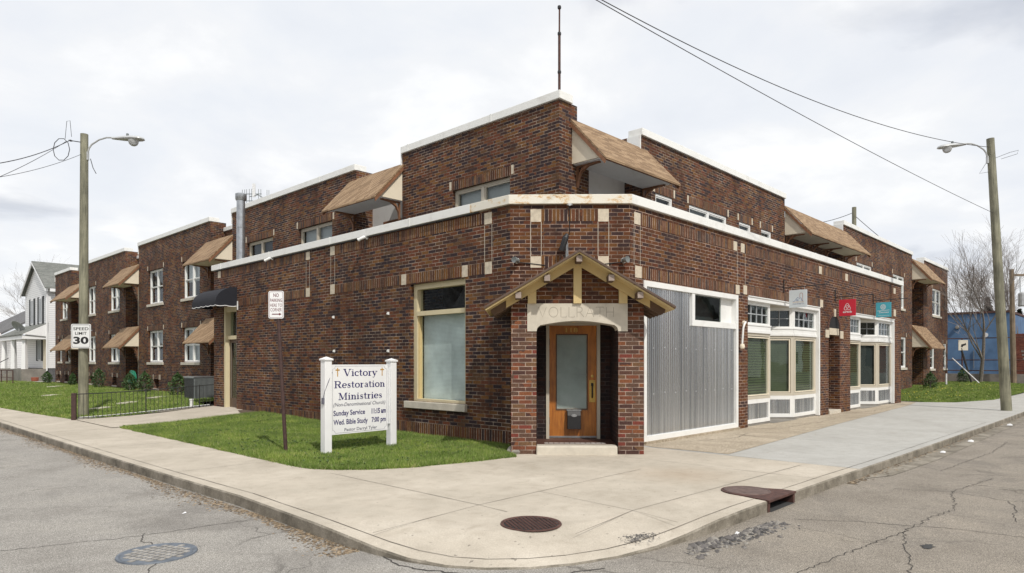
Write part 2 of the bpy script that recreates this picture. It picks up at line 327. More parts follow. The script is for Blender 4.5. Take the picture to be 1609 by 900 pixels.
# ------------------------------------------------------------------ mesh helpers
class Fr:
    """frame on a wall: u along the wall, w outwards, z up"""
    def __init__(s, ox, oy, ux, uy, nx, ny): s.o = (ox, oy); s.u = (ux, uy); s.n = (nx, ny)
    def p(s, u, w, z): return (s.o[0]+s.u[0]*u+s.n[0]*w, s.o[1]+s.u[1]*u+s.n[1]*w, z)
W0 = Fr(0, 0, 1, 0, 0, 1)           # world: u=x, w=y
class MB:
    def __init__(s): s.v = []; s.f = []
    def face(s, pts): i = len(s.v); s.v += [tuple(p) for p in pts]; s.f.append(tuple(range(i, i+len(pts))))
    def add(s, vs, fs): i = len(s.v); s.v += [tuple(p) for p in vs]; s.f += [tuple(a+i for a in f) for f in fs]
    def box(s, fr, u0, u1, w0, w1, z0, z1):
        if u0 > u1: u0, u1 = u1, u0
        if w0 > w1: w0, w1 = w1, w0
        P = [fr.p(u, w, z) for z in (z0, z1) for (u, w) in ((u0, w0), (u1, w0), (u1, w1), (u0, w1))]
        s.add(P, [(0, 3, 2, 1), (4, 5, 6, 7), (0, 1, 5, 4), (1, 2, 6, 5), (2, 3, 7, 6), (3, 0, 4, 7)]); return s
    def prism_uz(s, fr, poly, w0, w1):
        n = len(poly); P = [fr.p(u, w0, z) for u, z in poly]+[fr.p(u, w1, z) for u, z in poly]
        s.add(P, [tuple(range(n))[::-1], tuple(range(n, 2*n))]+[(i, (i+1) % n, n+(i+1) % n, n+i) for i in range(n)]); return s
    def prism_wz(s, fr, poly, u0, u1):
        n = len(poly); P = [fr.p(u0, w, z) for w, z in poly]+[fr.p(u1, w, z) for w, z in poly]
        s.add(P, [tuple(range(n)), tuple(range(n, 2*n))[::-1]]+[(i, n+i, n+(i+1) % n, (i+1) % n) for i in range(n)]); return s
    def prism_xy(s, poly, z0, z1):
        n = len(poly); P = [(x, y, z0) for x, y in poly]+[(x, y, z1) for x, y in poly]
        s.add(P, [tuple(range(n))[::-1], tuple(range(n, 2*n))]+[(i, (i+1) % n, n+(i+1) % n, n+i) for i in range(n)]); return s
    def tube(s, pts, r, n=8, caps=True):
        pts = [Vector(p) for p in pts]; k = len(pts)
        rs = r if isinstance(r, (list, tuple)) else [r]*k
        base = len(s.v); prev = None
        for i, p in enumerate(pts):
            d = (pts[min(i+1, k-1)]-pts[max(i-1, 0)])
            if d.length < 1e-9: d = Vector((0, 0, 1))
            d.normalize()
            a = prev if prev is not None else (Vector((0, 0, 1)) if abs(d.z) < .9 else Vector((1, 0, 0)))
            x = a-d*a.dot(d)
            if x.length < 1e-6: x = Vector((1, 0, 0))-d*d.x
            x.normalize(); y = d.cross(x); prev = x
            for j in range(n):
                t_ = 2*math.pi*j/n; s.v.append(tuple(p+x*(math.cos(t_)*rs[i])+y*(math.sin(t_)*rs[i])))
        for i in range(k-1):
            for j in range(n):
                a = base+i*n+j; b = base+i*n+(j+1) % n; s.f.append((a, b, b+n, a+n))
        if caps: s.f.append(tuple(base+j for j in range(n))[::-1]); s.f.append(tuple(base+(k-1)*n+j for j in range(n)))
        return s
    def cyl(s, x, y, z0, z1, r, n=20, r2=None): return s.tube([(x, y, z0), (x, y, z1)], [r, r if r2 is None else r2], n)
    def lathe(s, c, prof, n=20, axis=None):
        """prof: (radius, height) along axis from c"""
        ax = Vector(axis).normalized() if axis else Vector((0, 0, 1))
        a = Vector((0, 0, 1)) if abs(ax.z) < .9 else Vector((1, 0, 0)); x = (a-ax*a.dot(ax)).normalized(); y = ax.cross(x)
        base = len(s.v); c = Vector(c)
        for r, h in prof:
            for j in range(n):
                t_ = 2*math.pi*j/n; s.v.append(tuple(c+ax*h+x*(math.cos(t_)*r)+y*(math.sin(t_)*r)))
        for i in range(len(prof)-1):
            for j in range(n):
                p_ = base+i*n+j; q = base+i*n+(j+1) % n; s.f.append((p_, q, q+n, p_+n))
        s.f.append(tuple(base+j for j in range(n))[::-1]); s.f.append(tuple(base+(len(prof)-1)*n+j for j in range(n))); return s
    def build(s, name, mat, parent=None, smooth=False, bevel=0.0, **tags):
        me = bpy.data.meshes.new(name)
        off = parent['_org'] if parent is not None and '_org' in parent else (0, 0, 0)
        vs = [(v[0]-off[0], v[1]-off[1], v[2]-off[2]) for v in s.v] if any(off) else s.v
        me.from_pydata(vs, [], s.f); me.validate()
        bm = bmesh.new(); bm.from_mesh(me); bmesh.ops.recalc_face_normals(bm, faces=bm.faces[:]); bm.to_mesh(me); bm.free()
        me.materials.append(M[mat] if isinstance(mat, str) else mat)
        if smooth:
            me.polygons.foreach_set('use_smooth', [True]*len(me.polygons))
        o = bpy.data.objects.new(name, me); C.objects.link(o)
        if smooth:
            try: me.set_sharp_from_angle(angle=R_(40))
            except Exception: pass
        if bevel:
            bv = o.modifiers.new('bevel', 'BEVEL'); bv.width = bevel; bv.segments = 2; bv.limit_method = 'ANGLE'; bv.angle_limit = R_(40)
        if parent is not None: o.parent = parent; o['_org'] = off
        else: o['_org'] = (0.0, 0.0, 0.0)
        for k, v in tags.items(): o[k] = v
        return o
def thing(name, label, cat, loc, group=None):
    o = bpy.data.objects.new(name, None); C.objects.link(o); o.location = loc; o['_org'] = tuple(float(a) for a in loc)
    o.empty_display_size = .2; o['label'] = label; o['category'] = cat
    if group: o['group'] = group
    return o
def tag(o, label, cat, group=None):
    o['label'] = label; o['category'] = cat
    if group: o['group'] = group
    return o

def text_mesh(s, fr, u0, u1, z0, z1, w, shear=0.0, bold=0.0, mb=None):
    """lay lettering s on the frame, filling u0..u1 x z0..z1 (u runs to the reader's right)"""
    cu = bpy.data.curves.new('tmp', 'FONT'); cu.body = s; cu.size = 1; cu.offset = bold; cu.shear = shear; cu.resolution_u = 3
    ob = bpy.data.objects.new('tmp', cu); C.objects.link(ob); bpy.context.view_layer.update()
    dg = bpy.context.evaluated_depsgraph_get(); me = bpy.data.meshes.new_from_object(ob.evaluated_get(dg))
    vs = [v.co.copy() for v in me.vertices]; fs = [tuple(p.vertices) for p in me.polygons]
    bpy.data.objects.remove(ob); bpy.data.curves.remove(cu); bpy.data.meshes.remove(me)
    x0 = min(v.x for v in vs); x1 = max(v.x for v in vs); y0 = min(v.y for v in vs); y1 = max(v.y for v in vs)
    sx = (u1-u0)/(x1-x0); sy = (z1-z0)/(y1-y0)
    mb = mb or MB(); mb.add([fr.p(u0+(v.x-x0)*sx, w, z0+(v.y-y0)*sy) for v in vs], fs); return mb
def stroke(mb, fr, pts, ws, w, close=False):
    n = len(pts); L = []
    if not isinstance(ws, (list, tuple)): ws = [ws]*n
    for i in range(n):
        a = pts[(i-1) % n] if (i > 0 or close) else pts[i]; b = pts[(i+1) % n] if (i < n-1 or close) else pts[i]
        dx, dy = b[0]-a[0], b[1]-a[1]; l = math.hypot(dx, dy) or 1; nx, ny = -dy/l*ws[i]/2, dx/l*ws[i]/2
        L.append(((pts[i][0]+nx, pts[i][1]+ny), (pts[i][0]-nx, pts[i][1]-ny)))
    m_ = n if close else n-1
    for i in range(m_):
        a, b = L[i], L[(i+1) % n]
        mb.face([fr.p(*(a[0][0], w, a[0][1])), fr.p(*(b[0][0], w, b[0][1])), fr.p(*(b[1][0], w, b[1][1])), fr.p(*(a[1][0], w, a[1][1]))])
def arc(cx, cy, rx, ry, a0, a1, n=14): return [(cx+rx*math.cos(R_(a0+(a1-a0)*i/n)), cy+ry*math.sin(R_(a0+(a1-a0)*i/n))) for i in range(n+1)]
T_, t_n = .225, .085
def arcw(a0, a1, n=14): return [t_n+(T_-t_n)*abs(math.cos(R_(a0+(a1-a0)*i/n)))**1.6 for i in range(n+1)]
def G(ch):
    T, t = T_, t_n; X = .66
    sf = lambda a, b, y: ([(a, y), (b, y)], t*1.1)
    if ch == 'V': return [([(.14, 1), (.47, 0)], T), ([(.47, 0), (.76, 1)], t), sf(0, .32, .975), sf(.62, .92, .975)], .92
    if ch == 'R': return [([(.2, 0), (.2, 1)], T), ([(.2, .975), (.45, .975)], t), ([(.2, .5), (.45, .5)], t), (arc(.45, .737, .25, .237, 90, -90), arcw(90, -90)), ([(.48, .5), (.66, .1), (.74, .03), (.86, .05)], [T, T, .1, t]), sf(.04, .36, .025), sf(.04, .2, .975)], .9
    if ch == 'M': return [([(.18, 0), (.18, 1)], t), ([(.2, 1), (.52, .05)], T), ([(.52, .05), (.84, 1)], t), ([(.88, 0), (.88, 1)], T), sf(.03, .33, .025), sf(.72, 1.04, .025), sf(.03, .2, .975), sf(.86, 1.04, .975)], 1.1
    if ch == 'i': return [([(.17, 0), (.17, X)], T), sf(.03, .31, .025), sf(.03, .17, X-.02), ([(.17, .8), (.17, .96)], .15)], .35
    if ch == 'c': return [(arc(.3, .33, .22, .31, 45, 315, 18), arcw(45, 315, 18)), ([(.46, .45), (.46, .57)], .1)], .54
    if ch == 'o': return [(arc(.32, .33, .23, .31, 0, 360, 22), arcw(0, 360, 22))], .64
    if ch == 'e': return [(arc(.3, .33, .22, .31, 5, 315, 20), arcw(5, 315, 20)), ([(.1, .35), (.52, .35)], t)], .58
    if ch == 't': return [([(.18, .1), (.18, .9)], T*.9), sf(.02, .36, X-.02), ([(.18, .12), (.22, .03), (.3, .02), (.38, .1)], [T*.8, .09, t, t])], .42
    if ch == 'r': return [([(.17, 0), (.17, X)], T), sf(.03, .33, .025), sf(.03, .17, X-.02), ([(.2, .42), (.3, .61), (.42, .6)], [t, t, .13])], .48
    if ch == 'n': return [([(.17, 0), (.17, X)], T), sf(.03, .31, .025), sf(.03, .17, X-.02), ([(.2, .46), (.32, .62), (.42, .62), (.5, .5), (.5, 0)], [t, t, .1, T, T]), sf(.37, .64, .025)], .68
    if ch == 'a': return [([(.1, .5), (.2, .63), (.34, .62), (.4, .5), (.4, .1), (.47, .03), (.54, .06)], [.1, t, .1, T, T, .08, t]), ([(.4, .4), (.18, .33), (.11, .18), (.2, .04), (.38, .12)], [t, t, T*.9, t, t])], .56
    if ch == 's': return [([(.40, .5), (.34, .62), (.22, .64), (.12, .55), (.14, .43), (.32, .3), (.42, .19), (.36, .05), (.22, .02), (.1, .07), (.08, .2)], [t, t, t, .1, T*.8, T, .11, t, t, t, t])], .5
    if ch == 'y': return [([(.12, X), (.34, .05)], T), ([(.54, X), (.3, -.1), (.2, -.26), (.08, -.2)], [t, t, t, .1]), sf(0, .27, X-.02), sf(.42, .66, X-.02)], .62
    return [], .35
def serif(s, fr, u0, u1, z0, h, w, mb=None):
    mb = mb or MB(); tot = sum(G(c)[1] for c in s); k = (u1-u0)/tot; x = u0; j = 0
    for c in s:
        gs, adv = G(c)
        for pts, wd in gs:
            j += 1; wd2 = [q*h for q in wd] if isinstance(wd, (list, tuple)) else wd*h
            stroke(mb, fr, [(x+px*k, z0+py*h) for px, py in pts], wd2, w+.00025*(j % 6))
        x += adv*k
    return mb

# ------------------------------------------------------------------ ground
def ss(a, b, x): t = min(1, max(0, (x-a)/(b-a))); return t*t*(3-2*t)
def gz(x, y):
    z = .16*ss(4.9, 10.0, x)*ss(11, 21, y)
    z += .25*ss(30, 46, x)*ss(2.5, 7, y)*(1-ss(9, 12, y)*0)
    return z
mb = MB(); mb.face([(-500, -500, -.17), (600, -500, -.17), (600, 600, -.17), (-500, 600, -.17)])
simple('dry_ground', (.17, .16, .12), .95, var=.25, scale=.4, col2=(.11, .12, .07)); mb.build('ground', 'dry_ground', kind='structure')
mb = MB(); mb.face([(-7.2, -250, -.12), (3.6, -250, -.12), (3.6, 4.7, -.12), (3.6, 350, -.12), (-7.2, 350, -.12)])
mb.face([(3.6, -7.5, -.12), (350, -7.5, -.12), (350, 3.3, -.12), (4.5, 3.3, -.12), (3.6, 4.7, -.12)])
mb.face([(-250, -7.5, -.12), (-7.2, -7.5, -.12), (-7.2, 3.3, -.12), (-250, 3.3, -.12)])
mb.build('road', 'asphalt', kind='structure')

path = [(3.25, 350), (3.25, 120), (3.25, 60), (3.25, 40), (3.25, 25), (3.24, 18), (3.25, 12), (3.28, 9), (3.32, 7.4), (3.27, 6.3), (3.24, 5.6), (3.24, 5.1), (3.27, 4.7), (3.33, 4.35), (3.45, 4.02), (3.62, 3.75), (3.88, 3.5), (4.2, 3.32), (4.6, 3.18), (5.05, 3.08), (5.5, 3.03), (6.0, 3.0), (6.6, 2.99), (7.11, 2.985), (7.12, 2.985), (7.79, 2.985), (7.8, 2.985), (9, 2.97), (9.92, 2.95), (12, 2.9), (16, 2.85), (20, 2.8), (28, 2.75), (40, 2.7), (70, 2.6), (350, 2.6)]
def ctop(x, y):
    a = ss(3.9, 5.6, y) if x < 3.9 else 0
    b = ss(4.6, 6.4, x)
    return -.105*(1-max(a, b))
norm = []
for i, p in enumerate(path):
    a = path[max(i-1, 0)]; b = path[min(i+1, len(path)-1)]; dx, dy = b[0]-a[0], b[1]-a[1]; l = math.hypot(dx, dy); norm.append((-dy/l, dx/l))
def off(i, d): return (path[i][0]+norm[i][0]*d, path[i][1]+norm[i][1]*d)
mb = MB(); mc = MB()
DR = (7.12, 7.79)
for i in range(len(path)-1):
    drain = abs(path[i][0]-DR[0]) < 1e-6 and abs(path[i+1][0]-DR[1]) < 1e-6
    for (d0, d1) in ((.015, .15), (.15, .72)):
        q = []
        for (j, d) in ((i, d0), (i+1, d0), (i+1, d1), (i, d1)):
            x, y = off(j, d); c = ctop(*path[j]); z = c if d < .02 else (c*.8 if d < .2 else 0)
            q.append((x, y, z))
        if drain and d0 < .1: continue
        (mb).face(q)
    if not drain:
        a = path[i]; b = path[i+1]; a1 = off(i, .015); b1 = off(i+1, .015); ca, cb = ctop(*a), ctop(*b)
        mc.face([(a[0], a[1], -.125), (b[0], b[1], -.125), (b[0], b[1], cb-.015), (a[0], a[1], ca-.015)])
        mc.face([(a[0], a[1], ca-.015), (b[0], b[1], cb-.015), (b1[0], b1[1], cb), (a1[0], a1[1], ca)])
        nj = off(i, .02); 
mc.build('curb', 'curb_stone', kind='structure')
poly = [off(i, .72) for i in range(len(path))]
bm = bmesh.new()
for f in mb.f: bm.faces.new([bm.verts.new(mb.v[k]) for k in f])
fv = [bm.verts.new((x, y, 0)) for x, y in poly]+[bm.verts.new((350, 350, 0))]
ff = bm.faces.new(fv[::-1]); bmesh.ops.triangulate(bm, faces=[ff]); bmesh.ops.recalc_face_normals(bm, faces=bm.faces[:])
me = bpy.data.meshes.new('sidewalk'); bm.to_mesh(me); bm.free()
for pl in me.polygons:
    if pl.normal.z < 0: pl.flip()
me.materials.append(M['pavement']); o = bpy.data.objects.new('sidewalk', me); C.objects.link(o); o['kind'] = 'structure'

def strip(mb, pts, w, z, jit=0.0, seg=.25):
    P = []
    for a, b in zip(pts[:-1], pts[1:]):
        n = max(1, int(math.hypot(b[0]-a[0], b[1]-a[1])/seg))
        for i in range(n):
            t = i/n; P.append((a[0]+(b[0]-a[0])*t+random.uniform(-jit, jit), a[1]+(b[1]-a[1])*t+random.uniform(-jit, jit)))
    P.append(pts[-1]); n = len(P)
    for i in range(n-1):
        (ax, ay), (bx, by) = P[i], P[i+1]; l = math.hypot(bx-ax, by-ay) or 1; nx, ny = -(by-ay)/l, (bx-ax)/l
        w0 = w*random.uniform(.5, 1.2) if jit else w; w1 = w*random.uniform(.5, 1.2) if jit else w
        za = z(ax, ay) if callable(z) else z; zb = z(bx, by) if callable(z) else z
        mb.face([(ax-nx*w0/2, ay-ny*w0/2, za), (bx-nx*w1/2, by-ny*w1/2, zb), (bx+nx*w1/2, by+ny*w1/2, zb), (ax+nx*w0/2, ay+ny*w0/2, za)])
mb = MB()
J = [[(3.40, 4.93), (4.83, 5.09), (5.82, 5.12), (8.0, 5.15)], [(4.83, 8.0), (4.83, 5.09), (4.80, 4.65)], [(4.59, 3.62), (5.72, 3.78), (9.9, 3.68)], [(5.82, 5.12), (5.72, 3.78), (5.58, 3.2)],
     [(8.85, 6.0), (8.9, 3.1)], [(10.13, 6.2), (10.13, 2.98)], [(13.2, 5.1), (13.2, 3.0)], [(16.6, 5.3), (16.6, 2.95)], [(20, 5.6), (20, 2.95)], [(24, 5.8), (24, 2.9)], [(28.5, 6), (28.5, 2.9)],
     [(3.4, 9.6), (4.85, 9.6)], [(3.4, 13.2), (4.8, 13.2)], [(3.4, 16.8), (4.8, 16.8)], [(3.4, 20), (4.5, 20)], [(3.4, 24), (4.4, 24)], [(3.4, 29), (4.3, 29)], [(5.9, 17.3), (5.9, 20)]]
for l in J: strip(mb, l, .008, .004, .003, .4)
arcj = [off(i, .16) for i in range(3, len(path)-4)]
strip(mb, arcj[::-1], .010, lambda x, y: .004-(.084*(1-max(ss(3.9, 5.6, y) if x < 4.1 else 0, ss(4.6, 6.4, x)))), .003, .3)
mb.build('pavement_joints', 'joint', kind='structure')
CR = [[(.2, 7.3), (1.12, 7.12), (1.63, 6.95), (2.1, 6.8), (3.16, 6.66)], [(2.18, 6.87), (2.07, 6.63), (2.1, 6.32)], [(1.95, 5.84), (1.74, 5.5), (1.5, 4.9)],
      [(6.98, 2.65), (7.32, 2.17), (7.47, 1.78), (7.66, 1.35), (7.72, .86), (7.9, .2)], [(4.4, 1.9), (5.25, 1.95), (6.07, 1.86), (7.21, 1.71), (8.05, 1.66), (8.66, 1.56)],
      [(7.21, 1.71), (6.54, 1.54), (6.17, 1.42), (5.6, 1.3)], [(11.8, 2.56), (11.58, 2.26), (14.62, 2.06), (16.61, 2.11)], [(11.29, 2.18), (11.78, 1.3), (12, .5)],
      [(3.34, 4.72), (3.22, 4.39), (3.28, 4.11), (3.40, 3.88), (3.58, 3.62), (3.8, 3.3), (4.3, 3.1)], [(9.5, 2.4), (9.8, 1.8), (9.6, 1.2), (10.2, .4)], [(8.66, 1.56), (9.8, 1.8), (11.3, 1.6)], [(8.4, 1.0), (9.2, 1.1), (9.6, 1.2)]]
mb = MB()
for k, l in enumerate(CR): strip(mb, l, .009 if k != 8 else .018, -.1165, .022, .05)
mb.build('road_cracks', 'crack', kind='structure')
mb = MB()
for l in ([(11.2, 6.3), (12.5, 5.9), (13.6, 6.1), (14.4, 5.4)], [(16.0, 6.5), (17.0, 5.9), (18.6, 6.0), (19.5, 5.7)], [(14.4, 6.4), (15.2, 6.0), (16.8, 5.95)], [(20.5, 6.4), (22.2, 6.1), (24.6, 6.2)], [(12.9, 5.2), (13.2, 6.5)]): strip(mb, l, .012, .009, .03, .07)
mb.build('pavement_cracks', 'crack', kind='structure')
mb = MB()
def blob(mb, cx, cy, rx, ry, z, n=26, j=.3):
    ph = random.random()*9
    mb.face([(cx+rx*math.cos(2*math.pi*i/n)*(1+j*mnoise.noise((i*.6, ph, 0))), cy+ry*math.sin(2*math.pi*i/n)*(1+j*mnoise.noise((i*.6, ph, 0))), z) for i in range(n)])
blob(mb, 6.75, 1.42, .09, .05, -.1155, j=.8)
mb.build('road_stain', 'tar', kind='structure')
# concrete gutter strip left along the far kerb
mb = MB(); g0 = [(9.9, 2.93), (10.6, 2.66), (12.8, 2.55), (18.2, 2.52), (26, 2.5)]; g1 = [(26, 2.76), (18.2, 2.81), (12.8, 2.87), (9.9, 2.94)]
mb.face([(x, y, -.114) for x, y in g0+g1]); mb.build('gutter', 'curb_stone', kind='structure')
# exposed aggregate slab
def gridpoly(poly, step, zf, bias=0.0):
    """triangulated sheet clipped to poly, following zf"""
    bm = bmesh.new(); f = bm.faces.new([bm.verts.new((x, y, 0)) for x, y in poly])
    xs = [p[0] for p in poly]; ys = [p[1] for p in poly]
    x = math.ceil(min(xs)/step)*step
    while x < max(xs):
        bmesh.ops.bisect_plane(bm, geom=bm.verts[:]+bm.edges[:]+bm.faces[:], plane_co=(x, 0, 0), plane_no=(1, 0, 0)); x += step
    y = math.ceil(min(ys)/step)*step
    while y < max(ys):
        bmesh.ops.bisect_plane(bm, geom=bm.verts[:]+bm.edges[:]+bm.faces[:], plane_co=(0, y, 0), plane_no=(0, 1, 0)); y += step
    for v in bm.verts: v.co.z = zf(v.co.x, v.co.y)+bias
    bmesh.ops.recalc_face_normals(bm, faces=bm.faces[:]); return bm
def sheet(name, poly, step, bias, mat, **tags):
    bm = gridpoly(poly, step, gz, bias); me = bpy.data.meshes.new(name); bm.to_mesh(me); bm.free()
    for pl in me.polygons:
        if pl.normal.z < 0: pl.flip()
    me.materials.append(M[mat]); o = bpy.data.objects.new(name, me); C.objects.link(o)
    for k, v in tags.items(): o[k] = v
    return o
sheet('aggregate_pavement', [(10.2, 6.3), (10.25, 4.95), (13, 5.15), (16.66, 5.43), (26.3, 6.05), (28.2, 6.3), (28.2, 7.6), (10.6, 7.6)], 2, .005, 'aggregate', kind='structure')
AC_ = 0
FL = [(4.87, 16.9), (4.83, 12), (4.80, 8.9), (4.86, 8.5), (5.05, 8.15), (5.45, 7.8), (5.9, 7.58), (6.7, 7.4), (7.66, 7.25), (7.85, 7.6), (8.6, 8.25), (8.6, 17.6), (7.75, 17.6), (6.5, 17.2), (5.4, 17.0)]
LL = [(4.75, 20.1), (4.5, 23), (4.3, 27), (4.2, 33), (4.2, 60), (10.0, 60), (10.0, 51), (10.8, 50), (10.8, 24), (8.6, 22.5), (8.4, 21.15), (6, 20.2)]
RL = [(28.4, 6.2), (29.1, 5.26), (32, 4.5), (39, 4.4), (48.5, 4.35), (48.5, 10), (28.4, 9.0)]
sheet('front_lawn', FL, .8, .012, 'lawn_soil', kind='structure'); sheet('side_lawn', LL, 1.0, .012, 'lawn_soil', kind='structure'); sheet('far_lawn', RL, 1.0, .012, 'lawn_soil', kind='structure')
sheet('walkway', [(4.7, 17.0), (5.6, 17.1), (6.6, 17.35), (7.75, 17.75), (8.7, 17.75), (8.7, 20.95), (6.8, 20.15), (4.7, 19.95)], 1.0, .014, 'pavement', kind='structure')
sheet('soil_bed', [(10.0, 24), (10.9, 24), (10.9, 50.3), (10.0, 50.3)], 1.2, .02, 'soil', kind='structure')
sheet('soil_edge', [(8.3, 8.35), (8.7, 8.2), (8.7, 18.7), (8.35, 18.7), (8.1, 18.0), (8.36, 14), (8.38, 11)], 1.2, .02, 'soil', kind='structure')
sheet('vacant_lot', [(48.5, 3.6), (120, 3.6), (120, 40), (48.5, 40)], 8, .0, 'soil', kind='structure')

def inside(poly, X, Y):
    c = np.zeros(len(X), bool); n = len(poly)
    for i in range(n):
        x0, y0 = poly[i]; x1, y1 = poly[(i+1) % n]
        k = ((y0 > Y) != (y1 > Y))
        with np.errstate(divide='ignore', invalid='ignore'): xi = (x1-x0)*(Y-y0)/(y1-y0)+x0
        c ^= k & (X < xi)
    return c
def grass(name, poly, n, h, wd, label, mat='grass_blade', clip=None):
    xs = [p[0] for p in poly]; ys = [p[1] for p in poly]; A = (max(xs)-min(xs))*(max(ys)-min(ys))
    X = rng.uniform(min(xs)-.02, max(xs)+.02, n); Y = rng.uniform(min(ys)-.02, max(ys)+.02, n); k = inside(poly, X, Y)
    if clip: k &= clip(X, Y)
    X = X[k]; Y = Y[k]; n = len(X)
    sm = lambda a, b, v: (lambda t: t*t*(3-2*t))(np.clip((v-a)/(b-a), 0, 1))
    Z = .16*sm(4.9, 10, X)*sm(11, 21, Y)+.25*sm(30, 46, X)*sm(2.5, 7, Y)+.01
    patch = np.array([mnoise.noise((x*1.3, y*1.3, 0)) for x, y in zip(X, Y)])
    H = h*rng.uniform(.45, 1.15, n)*(1+.45*patch); a = rng.uniform(0, 2*math.pi, n); lean = rng.uniform(.1, .8, n)*H; b = rng.uniform(0, 2*math.pi, n)
    w = wd*rng.uniform(.6, 1.3, n)
    V = np.zeros((n, 3, 3)); V[:, 0] = np.stack([X-np.cos(a)*w, Y-np.sin(a)*w, Z], 1); V[:, 1] = np.stack([X+np.cos(a)*w, Y+np.sin(a)*w, Z], 1)
    V[:, 2] = np.stack([X+np.cos(b)*lean, Y+np.sin(b)*lean, Z+H], 1)
    me = bpy.data.meshes.new(name); me.vertices.add(3*n); me.vertices.foreach_set('co', V.reshape(-1)); me.loops.add(3*n); me.loops.foreach_set('vertex_index', np.arange(3*n, dtype=np.int32))
    me.polygons.add(n); me.polygons.foreach_set('loop_start', np.arange(0, 3*n, 3, dtype=np.int32)); me.update(calc_edges=True); me.validate()
    me.materials.append(M[mat]); o = bpy.data.objects.new(name, me); C.objects.link(o); o['kind'] = 'stuff'; tag(o, label, 'grass'); return o
grass('grass', FL, 330000, .065, .0032, 'mown green grass on the triangle of lawn in front of the long side wall')
grass('grass', LL, 330000, .075, .009, 'green grass on the side lawn behind the black iron fence', clip=lambda X, Y: rng.uniform(0, 1, len(X)) < np.clip(2.0-Y/26, .25, 1))
grass('grass', RL, 110000, .07, .010, 'green grass with dandelions on the far lawn beyond the shopfronts')
def edge_grass(poly, idx, n, h, wd, label):
    f = MB()
    for k in idx:
        (x0, y0), (x1, y1) = poly[k], poly[(k+1) % len(poly)]; L = math.hypot(x1-x0, y1-y0); ox, oy = -(y1-y0)/L, (x1-x0)/L
        for i in range(int(n*L)):
            t = random.random(); q = random.gauss(0, .02)+.03*mnoise.noise(((x0+(x1-x0)*t)*2.5, (y0+(y1-y0)*t)*2.5, 3)); x, y = x0+(x1-x0)*t+ox*q, y0+(y1-y0)*t+oy*q
            a = random.uniform(0, 6.28); b = random.uniform(0, 6.28); hh = h*random.uniform(.4, 1.3); z = gz(x, y); w = wd*random.uniform(.6, 1.3)
            f.face([(x-w*math.cos(a), y-w*math.sin(a), z), (x+w*math.cos(a), y+w*math.sin(a), z), (x+hh*.8*math.cos(b), y+hh*.8*math.sin(b), z+hh)])
    o = f.build('grass_edge', 'grass_blade'); o['kind'] = 'stuff'; tag(o, label, 'grass')
edge_grass(FL, range(0, 9), 900, .05, .0035, 'ragged fringe of grass along the front lawn edge by the sidewalk'); edge_grass(LL, range(0, 4), 220, .06, .006, 'ragged fringe of grass along the side lawn edge'); edge_grass(RL, range(0, 4), 200, .06, .008, 'ragged fringe of grass along the far lawn edge')
f_ = MB()
for i in range(900):
    x = random.uniform(4.9, 8.4); y = random.uniform(7.9, 17)
    if not inside(FL, np.array([x]), np.array([y]))[0] or mnoise.noise((x*.9, y*.9, 7)) < -.05: continue
    z = gz(x, y)+.012
    for k in range(7):
        a = random.uniform(0, 6.28); r = random.uniform(.02, .045); w = .008; c_, s_ = math.cos(a), math.sin(a); f_.face([(x-s_*w*.3, y+c_*w*.3, z), (x+c_*r*.5-s_*w, y+s_*r*.5+c_*w, z+.05), (x+c_*r, y+s_*r, z+.045), (x+c_*r*.5+s_*w, y+s_*r*.5-c_*w, z+.05)])
o = f_.build('weeds', 'weed_leaf'); o['kind'] = 'stuff'; tag(o, 'broad-leaved weeds dotted through the front lawn', 'weeds')
mb = MB()
for i in range(60):
    x = random.uniform(30, 44); y = random.uniform(5.6, 8.3); z = gz(x, y)+.06; r = .02
    mb.add([(x-r, y, z), (x, y-r, z), (x+r, y, z), (x, y+r, z), (x, y, z+.02)], [(0, 1, 4), (1, 2, 4), (2, 3, 4), (3, 0, 4)])
o = mb.build('dandelions', 'dandelion', kind='stuff'); tag(o, 'yellow dandelions dotted over the far lawn', 'flowers')
# stepping stones in side lawn
for (x, y, lx, ly) in ((6.2, 23.4, .5, .16), (7.4, 24.9, .55, .16), (8.9, 26.6, .7, .16), (7.0, 33.2, .5, .2), (9.0, 42, .5, .2)):
    mb = MB(); a = .9; ux, uy = math.cos(a), math.sin(a); z = gz(x, y)
    mb.prism_xy([(x+ux*lx*s+(-uy)*ly*t, y+uy*lx*s+ux*ly*t) for s, t in ((-1, -1), (1, -1), (1, 1), (-1, 1))], z-.02, z+.06)
    o = mb.build('stepping_stone', 'limestone'); tag(o, 'pale flat stepping stone set in the side lawn behind the iron fence', 'stone', 'stepping stones in the side lawn')

